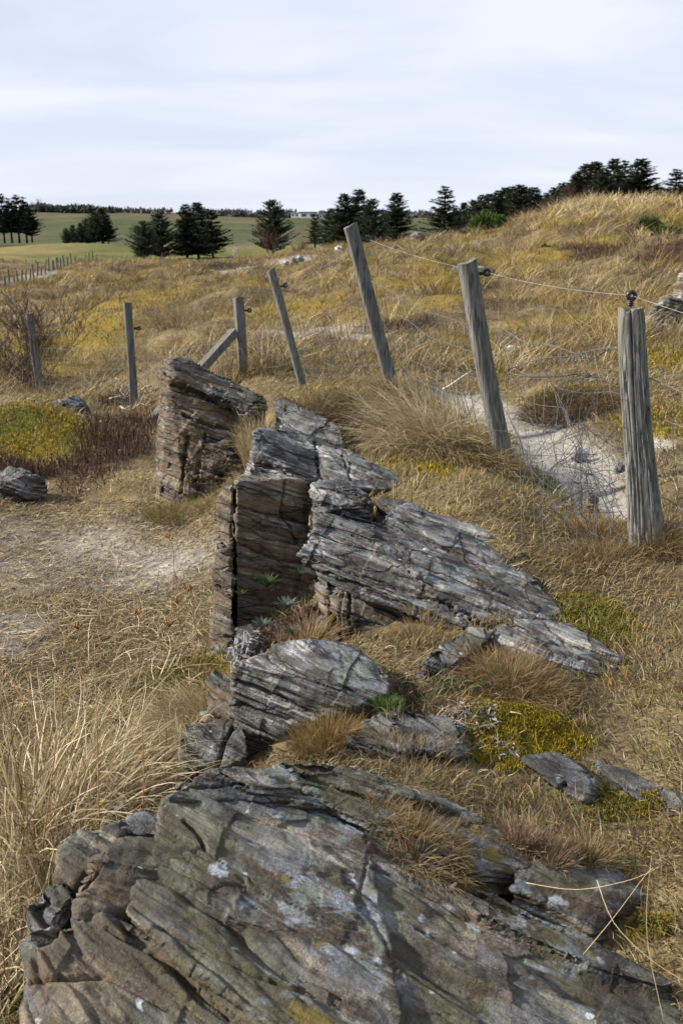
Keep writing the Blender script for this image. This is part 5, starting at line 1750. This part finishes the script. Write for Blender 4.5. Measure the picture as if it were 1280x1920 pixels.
def tangle():
    r = random.Random(5)
    lines = []
    # bent hoop of stiff wire at the top
    hoop = [(1162, 641, 4.85), (1105, 676, 5.1), (1100, 668, 5.15), (1020, 672, 5.3), (960, 690, 5.4), (950, 697, 5.35), (985, 706, 5.25), (1040, 706, 5.2), (1095, 700, 5.15), (1108, 706, 5.15)]
    lines.append(('h', hoop))
    for k in range(7):
        cx, cy, d = 1085 + r.gauss(0, 14), 708 + r.gauss(0, 6), 5.15
        lines.append(('s', [(cx + r.uniform(-55, -10), cy + r.uniform(-20, 14), d), (cx, cy, d - .05), (cx + r.uniform(5, 25), cy + r.uniform(-8, 8), d), (cx - r.uniform(0, 30), cy + r.uniform(6, 18), d + .05)]))
    for k in range(34):
        y0 = r.uniform(700, 900)
        x0 = 1095 + r.gauss(0, 16) - (y0 > 850) * 10
        q = [(x0, y0, 5.15)]
        for j in range(r.randint(4, 8)):
            x0 += r.gauss(0, 22)
            y0 += r.uniform(12, 52)
            q.append((x0, min(y0, 1075), 5.15 - (y0 - 700) / 1000 + r.uniform(-.05, .05)))
        lines.append(('s', q))
    for k in range(10):
        cx, cy, d = 1085 + r.gauss(0, 30), r.choice([760, 830, 890, 900, 940, 1050]) + r.gauss(0, 8), 5.0
        rx, ry = r.uniform(18, 50), r.uniform(8, 22)
        ph = r.uniform(0, 6)
        lines.append(('s', [(cx + rx * math.cos(ph + w) + r.gauss(0, 4), cy + ry * math.sin(ph + w) + r.gauss(0, 3), d + .1 * math.sin(w) - (cy - 700) / 2500) for w in np.linspace(0, r.uniform(3, 6), 9)]))
    # the free edge of the netting at the left, standing up from the grass
    for k in range(5):
        lines.append(('s', [(978 + r.gauss(0, 2), 850 + k * 52, 4.95 - k * .08), (1010, 852 + k * 52 + r.uniform(-6, 6), 4.92 - k * .08), (1060, 858 + k * 52 + r.uniform(-8, 8), 4.9 - k * .08), (1120, 850 + k * 53 + r.uniform(-10, 10), 4.9 - k * .08)]))
    for k in range(7):
        lines.append(('s', [(972 + k * 22 + r.gauss(0, 3), 830 + r.uniform(0, 30), 4.97), (970 + k * 23 + r.gauss(0, 5), 900, 4.9), (974 + k * 22 + r.gauss(0, 6), 980, 4.75), (985 + k * 20 + r.gauss(0, 6), 1060, 4.58)]))
    base = P(1085, 1050, 4.75)
    mb = MB()
    for kind, q in lines:
        pts = [P(*w) for w in q]
        fine = []
        for a in range(len(pts) - 1):
            p0, p1, p2, p3 = pts[max(a - 1, 0)], pts[a], pts[a + 1], pts[min(a + 2, len(pts) - 1)]
            for j in range(5):
                u = j / 5
                fine.append(.5 * (2 * p1 + (p2 - p0) * u + (2 * p0 - 5 * p1 + 4 * p2 - p3) * u * u + (3 * p1 - p0 - 3 * p2 + p3) * u ** 3) - base)
        fine.append(pts[-1] - base)
        mb.tube(fine, .0028 if kind == 'h' else .0014, 5, cap=False)
    o = mb.build("tangled_wire", M['wiredark'], None, base)
    tag(o, "tangle of bent dark wire bunched up left of the split post", "wire")


tangle()


# ---- driftwood twigs near the lone post
def branch_twig(label, px, py, d, L, az, seed):
    r = random.Random(seed)
    c = P(px, py, d)
    c[2] = float(ground([c[0]], [c[1]])[0]) + .02
    mb = MB()
    pts = [np.array([math.cos(az) * L * k / 6, math.sin(az) * L * k / 6, .02 + .05 * math.sin(k * .9 + seed) + .02 * k * r.uniform(-.2, 1)]) for k in range(7)]
    mb.tube(pts, [.014 * (1 - .12 * k) for k in range(7)], 6)
    for k in range(1, 6):
        e = pts[k] + np.array([r.uniform(-.12, .12), r.uniform(-.12, .12), r.uniform(.03, .16)])
        mb.tube([pts[k], (pts[k] + e) / 2 + np.array([.01, 0, .01]), e], [.007, .005, .002], 5)
    o = mb.build("dead_branch", M['drift'], None, c)
    tag(o, label, "branch")


branch_twig("bleached dead branch lying left of the lone square post", 205, 748, 12.0, .55, .2, 1)
branch_twig("bleached branch lying just right of the lone square post", 285, 742, 12.3, .5, 2.8, 2)
branch_twig("short bleached branch at the foot of the lone square post", 225, 760, 11.6, .4, -.3, 3)
branch_twig("forked twig sticking up left of the lone square post", 219, 735, 12.4, .25, 1.5, 4)
branch_twig("pale twig lying on the far slope behind the tallest leaning post", 830, 708, 9.6, .5, .1, 5)


# ================================================================== SHRUBS AND TREES
def twiggy(name, label, base, h, nst, spread, mat, seed, cat="shrub", thick=.012, depth=3, parts=False):
    r = random.Random(seed)
    mb = MB()

    def grow(p, d, L, rad, lev):
        n = 4
        pts = [p]
        dd = np.array(d)
        for k in range(n):
            dd = dd + np.array([r.gauss(0, .10), r.gauss(0, .10), .04])
            dd /= np.linalg.norm(dd)
            pts.append(pts[-1] + dd * L / n)
        mb.tube(pts, [max(rad * (1 - .7 * k / n), .0022 * h) for k in range(n + 1)], 4 if lev else 5, cap=False)
        if lev >= depth:
            return
        for k in range(r.randint(3, 5)):
            i = r.randint(1, n)
            a = r.uniform(0, 6.28)
            nd = dd + .75 * np.array([math.cos(a), math.sin(a), r.uniform(-.1, .6)])
            grow(pts[i], nd / np.linalg.norm(nd), L * r.uniform(.45, .7), rad * .45, lev + 1)
    for s in range(nst):
        a = r.uniform(0, 6.28)
        q = spread * math.sqrt(r.random())
        d = np.array([q * math.cos(a), q * math.sin(a), 1.0])
        grow(np.array([.12 * h * math.cos(a) * q, .12 * h * math.sin(a) * q, -.05]), d / np.linalg.norm(d), h * r.uniform(.5, .75), thick * h, 0)
    o = mb.build(name, mat, None, base)
    return tag(o, label, cat)


bx = P(62, 735, 14.7)
twiggy("bare_bush", "bare reddish-brown twiggy bush around the post at the left edge", bx, 1.30, 14, .6, M['bush_twig'], 3, thick=.006)

# far bare tree on the skyline
def at(px, d, base_py=None):
    x = P(px, base_py or 440, d)
    z = float(ground([x[0]], [x[1]])[0])
    return np.array([x[0], x[1], z])


def ztop(px, py, d):
    return P(px, py, d)[2]


tb = at(75, 415)
twiggy("bare_tree", "bare round-headed tree alone on the far left skyline", tb, ztop(75, 364, 415) - tb[2], 1, .05, M['bark'], 8, cat="tree", thick=.03, depth=4)
tb = at(508, 78)
twiggy("bare_sapling", "bare purplish sapling in front of the lone round conifer", tb, (ztop(508, 425, 78) - tb[2]) * .9, 5, .5, M['twig'], 9, cat="tree", thick=.016, depth=3)
tb = at(441, 74)
twiggy("dead_sapling", "stunted dead sapling on the green bank left of the lone round conifer", tb, 1.0, 3, .5, M['drift'], 10, cat="tree", thick=.04, depth=2)
for i, (px, py, d, h, sp, lb) in enumerate([(562, 478, 90, 1.0, .9, "purplish bare thicket just right of the lone round conifer"), (1085, 380, 47, .55, .9, "reddish-brown bare thicket in front of the tallest spruces on the dune"),
                                            (1035, 392, 46, .38, .9, "reddish-brown bare thicket lower down the dune's left shoulder"), (985, 408, 44, .30, .9, "lowest bare thicket on the dune's left shoulder"), (1262, 395, 40, .5, .8, "bare grey thicket below the spruces at the right edge")]):
    b = at(px, d)
    b[2] = P(px, py, d)[2] - .6
    twiggy("bare_thicket", lb, b, h + .6, 26, sp, M['twig'], 20 + i, thick=.008, depth=3)


C_NEED = [(.042, .062, .036), (.058, .080, .044), (.030, .046, .030), (.078, .096, .052), (.068, .070, .042)]  # needle greens lightened to put distance haze into the colour
C_PINE = [(.024, .032, .020), (.034, .044, .026), (.016, .022, .015)]


def conifer_mesh(seed, H=6.0, base=.08, width=.32, levels=26, dens=1.0, pal=C_NEED, round_=0.0, droop=.25, ragged=.25, leaf=.16):
    """unit spruce: whorls of boughs carrying many small sprays; returns trunk mesh builder and crown arrays"""
    g = np.random.default_rng(seed)
    trunk = MB()
    trunk.tube([np.array([.01 * math.sin(k), .01 * math.cos(k * 1.3), H * k / 8 - .3 * (k == 0)]) for k in range(9)], [H * .020 * (1 - k / 8.6) + .01 for k in range(9)], 7)
    roots, az, L, th, bend, W, col = [], [], [], [], [], [], []
    for lv in range(levels * 3):
        t = base + (1 - base) * (lv + g.uniform(-2.5, 2.5)) / (levels * 3)
        t = min(max(t, base), .985)
        if round_ > 0:
            prof = (1 - t) ** .55 * (1 - round_ * math.exp(-((t - base) / .12) ** 2))
        else:
            prof = (1 - t) ** .80
        R0 = width * H * prof + .06
        nb = int(2 + 2.2 * prof + g.random())
        for b in range(nb):
            a = g.uniform(0, 6.283)
            Lb = R0 * g.uniform(1 - ragged * 1.6, 1 + ragged)
            if g.random() < .07:
                Lb *= 1.3
            up = .30 - droop * (1 - t) * 1.4 + g.normal(0, .10)
            d = np.array([math.cos(a), math.sin(a), up])
            s0 = np.array([0, 0, H * t])
            trunk.tube([s0, s0 + d * Lb * .5, s0 + d * Lb * .85 + np.array([0, 0, .05 * Lb])], [.012 * H / 6 + .006, .010, .005], 3, cap=False)
            ns = max(6, int(dens * 40 * Lb / (width * H)) + 5)
            q = g.uniform(.12, 1.0, ns)
            pos = s0 + d * (Lb * q)[:, None] + np.stack([np.zeros(ns), np.zeros(ns), .12 * Lb * q ** 2.2], 1)
            side = g.choice([-1, 1], ns) * g.uniform(.2, 1.0, ns)
            roots.append(pos + g.normal(0, .03, (ns, 3)))
            az.append(a + side)
            L.append(leaf * H / 6 * g.uniform(1.3, 2.6, ns) * (1.15 - .5 * q))
            th.append(g.uniform(1.0, 1.75, ns))
            bend.append(g.uniform(-.6, .3, ns))
            W.append(leaf * H / 6 * g.uniform(.45, .9, ns))
            tone = g.uniform(.7, 1.25)
            col.append(pick(pal, ns, .25, g) * tone)
    roots, az, L, th, bend, W, col = map(np.concatenate, (roots, az, L, th, bend, W, col))
    Vc = ribbons(roots, az, L, th, bend, W, col, 2, 0.0, g.uniform(-.9, .9, len(az)), .15, g)
    return trunk, Vc


TREES = {}


def tree_proto(key, **kw):
    trunk, (V, Fq, C) = conifer_mesh(**kw)
    tm = bpy.data.meshes.new("trunk")
    tm.from_pydata(trunk.v, [], trunk.f)
    tm.polygons.foreach_set("use_smooth", np.full(len(tm.polygons), True))
    tm.materials.append(M['bark'])
    cm = mesh_np("crown", V, Fq, C, smooth=False)
    cm.materials.append(M['needles'])
    TREES[key] = (tm, cm, kw.get('H', 6.0))


tree_proto('spruce', seed=1, width=.32, levels=32, ragged=.25)
tree_proto('spruce_b', seed=2, width=.29, levels=32, ragged=.3, droop=.32)
tree_proto('spruce_thin', seed=3, width=.25, levels=22, ragged=.45, dens=.75, droop=.2)
tree_proto('bushy', seed=4, width=.52, levels=30, round_=.35, droop=.05, ragged=.22, dens=1.7, base=.03)
tree_proto('bushy_b', seed=5, width=.46, levels=30, round_=.25, droop=.05, ragged=.28, dens=1.7, base=.04)
tree_proto('pine', seed=6, width=.30, levels=18, round_=.0, base=.16, droop=.0, ragged=.35, pal=C_PINE, dens=1.3)
tree_proto('pine_b', seed=7, width=.24, levels=16, round_=.0, base=.2, droop=.0, ragged=.4, pal=C_PINE, dens=1.3)


def tree(kind, px, d, top_py, label, wide=1.0, group=None, name="conifer_tree", rot=None, drop=0.0, base_py=None):
    b = at(px, d)
    b[2] -= drop
    if base_py is not None:
        b[2] = P(px, base_py, d)[2]
    h = ztop(px, top_py, d) - b[2]
    tm, cm, H = TREES[kind]
    t = empty(name, b)
    s = h / H
    t.scale = (s * wide, s * wide, s)
    t.rotation_euler = (0, 0, rot if rot is not None else (px * 1.37) % 6.28)
    tag(t, label, "tree", group)
    for nm, me in (("trunk", tm), ("crown", cm)):
        link(nm, me, None, t)


# left stand with bare stems
for i, (px, top, k, w) in enumerate([(-22, 366, 'pine', 1.0), (-6, 374, 'pine_b', 1.1), (8, 364, 'pine', 1.0), (22, 372, 'pine_b', 1.2), (36, 366, 'pine', 1.1), (50, 370, 'pine_b', 1.1), (60, 392, 'pine', 1.3)]):
    tree(k, px, 165 + (i % 3) * 4, top, "tall dark pine with a bare lower stem in the stand at the left edge", w * 1.15, "pines of the stand at the left edge", "pine_tree", base_py=452)
# dark clump in the field
for i, (px, top, k, w) in enumerate([(125, 428, 'bushy', .8), (138, 422, 'bushy_b', .8), (152, 418, 'spruce', 1.3), (165, 410, 'bushy', .9), (178, 396, 'bushy_b', .9), (192, 390, 'spruce', 1.5), (203, 402, 'pine', 1.2)]):
    tree(k, px, 172 + (i % 2) * 5, top, "dark conifer of the ragged clump standing out in the far left field", w, "conifers of the clump in the left field", base_py=458)
GP = "dark bushy conifers left of centre"
tree('bushy', 268, 80, 415, "broad dark bushy conifer at the left of the bushy group, touching the ground", .95, None, base_py=486)
tree('bushy_b', 300, 83, 400, "tallest of the left bushy pair, dense down to the ground", .95, None, base_py=487)
tree('spruce_b', 350, 84, 384, "leftmost pointed conifer of the ragged trio right of the bushy pair", 1.5, None, base_py=484)
tree('spruce', 371, 86, 380, "highest pointed conifer in the middle of the ragged trio", 1.5, None, base_py=484)
tree('pine', 398, 82, 394, "leaning open conifer at the right of the ragged trio", 1.5, None, base_py=484)
tree('bushy_b', 511, 84, 376, "lone round conifer with feathery boughs behind the bare sapling", .92, None, base_py=476)
tree('spruce_thin', 590, 78, 398, "thin ragged spruce left of the dark conifer mass in the middle", 1.35, None, base_py=462)
tree('bushy', 622, 74, 392, "wide low conifer at the left of the dark mass behind the tallest post", .9, None, base_py=470)
tree('spruce', 645, 72, 364, "tall conifer directly behind the top of the tallest leaning post", 1.5, None, base_py=470)
tree('spruce_b', 672, 73, 356, "tallest conifer of the dark mass behind the tallest leaning post", 1.6, None, base_py=470)
tree('bushy_b', 697, 70, 374, "conifer closing the dark mass on its right side", .85, None, base_py=468)
tree('spruce', 743, 84, 362, "lone pointed spruce between the dark mass and the open spruce", 1.5, None, base_py=462)
tree('spruce_thin', 832, 76, 350, "open ragged spruce left of the distant wood", 1.9, None, base_py=450)
GW_ = "spruces of the wood behind the dune"
for i, (px, top, k, w) in enumerate([(852, 392, 'spruce_b', 1.4), (868, 380, 'spruce', 1.4), (884, 376, 'bushy_b', .8), (900, 366, 'spruce_b', 1.5), (914, 364, 'spruce', 1.5), (930, 358, 'spruce_b', 1.5), (944, 352, 'spruce', 1.6),
                                     (956, 350, 'spruce_b', 1.5), (970, 347, 'spruce', 1.5), (984, 352, 'bushy_b', .8), (998, 352, 'spruce_b', 1.4), (893, 384, 'spruce', 1.6), (938, 372, 'bushy', .9), (966, 370, 'bushy_b', .9), (920, 384, 'bushy', .9), (1008, 368, 'bushy_b', .7),
                                     (1075, 340, 'spruce', 1.7), (1098, 334, 'bushy_b', 1.0), (1118, 336, 'spruce_b', 1.7), (1136, 338, 'bushy', .9), (1160, 330, 'spruce', 1.7), (1180, 334, 'bushy_b', .9), (1205, 346, 'spruce', 1.7), (1272, 350, 'bushy_b', 1.0), (1020, 362, 'spruce_b', 1.3), (1034, 352, 'spruce', 1.3), (1048, 344, 'spruce_b', 1.3), (1062, 346, 'spruce', 1.3)]):
    tree(k, px, 88 + (i * 7) % 11, top, "dark spruce of the closed wood behind the dune's left shoulder", w, GW_, base_py=455)
for i, (px, top, k, w, lb) in enumerate([(1074, 326, 'spruce', 1.9, "left-hand dark spruce rising from behind the bare thicket on the dune"), (1092, 308, 'spruce_b', 2.0, "tall dark spruce second from the left on top of the dune"),
                                         (1108, 304, 'spruce', 1.9, "tall dark spruce whose tip stands just left of the gap on the dune"), (1124, 318, 'bushy_b', 1.0, "round-topped spruce filling the gap on the dune"),
                                         (1142, 298, 'spruce_b', 1.6, "slender highest spruce on the dune, left of the pyramid-shaped one"), (1162, 302, 'spruce_thin', 1.7, "thin spruce squeezed beside the pyramid-shaped one"),
                                         (1192, 298, 'spruce', 1.9, "pyramid-shaped spruce standing free on the right of the dune trees"), (1224, 344, 'spruce_b', 1.8, "small spruce in the dip right of the pyramid-shaped one"),
                                         (1258, 318, 'spruce_thin', 2.2, "ragged open spruce next to the right edge"), (1286, 340, 'spruce_b', 1.6, "spruce cut by the right edge"), (1240, 362, 'bushy', .8, "low bushy spruce between the small and the ragged one")]):
    tree(k, px, 58 + (i * 5) % 7, top, lb, w, None, base_py=405)


# ---- far tree line on the ridge: one mass
def treeline():
    g = np.random.default_rng(77)
    parts = []

    def mass(px0, px1, d, hpx, n, pal, leafm, ragged=.5):
        px = g.uniform(px0, px1, n)
        nz = .5 + .5 * fbm2(px * .06 + d, np.zeros(n) + d, 1.0, 91, 3)
        q = g.random(n) ** .8
        x = (px - 640) / F * d * 1.04
        y = d + g.normal(0, 5, n)
        z = ground(x, y) + q * hpx / F * d * (.35 + ragged * 1.3 * nz)
        c = pick(pal, n, .3, g)
        parts.append(ribbons(np.stack([x, y, z], 1), g.uniform(0, 6.28, n), g.uniform(.6, 1.4, n) * leafm, g.uniform(.2, 1.6, n), g.uniform(-.5, .5, n), g.uniform(.4, .9, n) * leafm, c, 1, 0.0, None, .4, g))
    TC = [(.032, .042, .034), (.042, .052, .040), (.052, .050, .046)]
    BR = [(.085, .080, .085), (.10, .09, .09), (.07, .068, .07)]  # paler greys with the haze of distance mixed into the colour
    mass(92, 112, 425, 5, 200, TC, 1.8)
    mass(114, 136, 430, 12, 600, TC, 1.7)
    mass(144, 168, 432, 10, 550, TC, 1.7)
    mass(172, 208, 430, 11, 850, TC, 1.7)
    mass(214, 258, 435, 8, 420, TC, 1.5)
    mass(270, 345, 445, 6, 350, BR, 1.5)
    mass(395, 470, 450, 8, 600, BR, 1.6)
    mass(440, 545, 452, 9, 700, BR, 1.7)
    mass(520, 560, 470, 12, 600, BR, 1.8)
    mass(600, 860, 470, 8, 1500, BR, 1.9)
    V, Fq, C = merge(parts)
    o = link("far_treeline", mesh_np("far_treeline", V, Fq, C, smooth=False), M['needles'])
    tag(o, "thin dark line of trees along the far ridge", "tree line", None, "stuff")


treeline()


def leafy_shrub(label, px, py, d, w, h, n, pal, seed, name="juniper_shrub", leaf=.10):
    g = np.random.default_rng(seed)
    b = P(px, py, d)
    b[2] = float(ground([b[0]], [b[1]])[0])
    W, H = w / F * d, h / F * d
    nb = 26
    cz = g.uniform(.15, .85, nb)
    ca = g.uniform(0, 6.28, nb)
    cr = W * .5 * np.sqrt(1 - (cz - .3) ** 2 * 1.2) * g.uniform(.2, .95, nb)
    cen = np.stack([cr * np.cos(ca), cr * np.sin(ca) * .7, cz * H * g.uniform(.7, 1.1, nb)], 1)
    i = g.integers(0, nb, n)
    pos = cen[i] + g.normal(0, .085 * W, (n, 3)) * np.array([1, 1, .9])
    pos[:, 2] = np.maximum(pos[:, 2], .0)
    dirr = pos - np.array([0, 0, .1 * H])
    az = np.arctan2(dirr[:, 1], dirr[:, 0]) + g.normal(0, .7, n)
    col = pick(pal, n, .25, g) * g.uniform(.7, 1.3, nb)[i][:, None]
    V, Fq, C = ribbons(pos, az, leaf * g.uniform(.7, 1.5, n), g.uniform(.0, 1.1, n), g.uniform(-.3, .4, n), leaf * g.uniform(.25, .5, n), col, 2, 0.0, None, .2, g)
    t = empty(name, b)
    tag(t, label, "shrub")
    link("foliage", mesh_np("foliage", V, Fq, C, smooth=False), M['needles'], t)
    mb = MB()
    for k in range(nb):
        mb.tube([np.array([0, 0, -.1]), cen[k] * np.array([.5, .5, .6]), cen[k]], [.03, .02, .008], 4)
    mb.build("stem", M['bark'], t)


C_JUN = [(.055, .10, .022), (.075, .125, .03), (.04, .075, .018)]
leafy_shrub("bright green bushy conifer shrub on the skyline left of the dune", 918, 428, 35, 58, 20, 2600, C_JUN, 1, leaf=.16)
leafy_shrub("small green shrub tucked left of the bright green one", 880, 432, 35.5, 28, 12, 800, C_JUN, 2, leaf=.13)
leafy_shrub("green juniper shrub high on the dune's right flank", 1248, 452, 26, 62, 34, 2000, [(.04, .07, .02), (.055, .09, .026), (.03, .05, .016)], 3, leaf=.11)
leafy_shrub("small green juniper shrub left of the one on the dune's flank", 1215, 440, 27, 32, 20, 800, C_JUN, 4, leaf=.10)
leafy_shrub("tiny green shrub low on the dune slope", 1022, 458, 25.5, 18, 9, 300, C_JUN, 5, leaf=.08)


# ================================================================== FAR FENCE
def far_fence():
    g = random.Random(4)
    pts = []
    # near row from the left edge to the right, then the second row behind, and the line by the fairway
    for k in range(13):
        t = k / 12
        pts.append((2 + 92 * t ** .95, 41 + 12 * t, 24, "grey stake of the far fence's front row at the left edge", "front row stakes of the far fence"))
    for k in range(13):
        t = k / 12
        pts.append((96 + 82 * t, 53 + 12 * t, 20, "grey stake of the far fence where it climbs behind the sandy spot", "middle row stakes of the far fence"))
    for k in range(12):
        t = k / 11
        pts.append((4 + 225 * t + g.uniform(-3, 3), 70 + 4 * t, 11, "thin stake of the furthest fence line below the green bank", "stakes of the furthest fence line"))
    me = None
    mb = MB()
    V = []
    for k in range(6):
        t = k / 5
        for q in range(8):
            w = 2 * math.pi * q / 8
            V.append((.5 * math.cos(w) * (1 - .1 * t), .5 * math.sin(w) * (1 - .1 * t), t + (.05 * math.cos(w) if k == 5 else 0) - (.2 if k == 0 else 0)))
    Fs = [tuple(range(40, 48))]
    for k in range(5):
        for q in range(8):
            Fs.append((k * 8 + q, k * 8 + (q + 1) % 8, k * 8 + 8 + (q + 1) % 8, k * 8 + 8 + q))
    mb.add(V, Fs)
    proto = mb.build("fence_stake", M['wood'])
    for i, (px, d, hpx, lb, gr) in enumerate(pts):
        o = proto if i == 0 else proto.copy()
        if i:
            COL.objects.link(o)
        b = at(px, d)
        h = hpx / F * d * g.uniform(.85, 1.15)
        o.location = b
        o.scale = (.10, .10, h)
        o.rotation_euler = (g.gauss(0, .04), g.gauss(0, .05), g.uniform(0, 6))
        tag(o, lb, "fence post", gr)


far_fence()


# ================================================================== FAR HOUSES
def house(label, px, py, d, wpx, hpx, seed, flat=False):
    W, H = wpx / F * d, hpx / F * d
    b = P(px, py, d)
    t = empty("house", b)
    tag(t, label, "house")
    D = W * .6
    m = MB()
    m.box((0, 0, H / 2 - 1), (W / 2, D / 2, H / 2 + 1))
    m.build("wall", M['white'], t, smooth=False)
    m = MB()
    if flat:
        m.box((0, 0, H + .2), (W / 2 + .4, D / 2 + .4, .2))
    else:
        V = [(-W / 2 - .4, -D / 2 - .4, H), (W / 2 + .4, -D / 2 - .4, H), (W / 2 + .4, D / 2 + .4, H), (-W / 2 - .4, D / 2 + .4, H), (-W / 2 - .4, 0, H + D * .28), (W / 2 + .4, 0, H + D * .28)]
        m.add(V, [(0, 1, 5, 4), (2, 3, 4, 5), (1, 2, 5), (3, 0, 4), (0, 3, 2, 1)])
    m.build("roof", M['roof'], t, smooth=False)
    n = max(2, int(W / 3))
    for k in range(n):
        m = MB()
        m.box((-W / 2 + W * (k + .5) / n, -D / 2 - .02, H * .55), (W / n * .28, .05, H * .24))
        m.build("window", M['glass'], t, smooth=False)


house("longest white house on the far ridge, flat roofed, half hidden by a spruce", 578, 409, 440, 30, 9, 1, True)
house("small white house left of the long one on the far ridge", 553, 407, 445, 14, 6, 2)
house("small dark-roofed white house right of the long one on the far ridge", 604, 410, 438, 12, 7, 3)
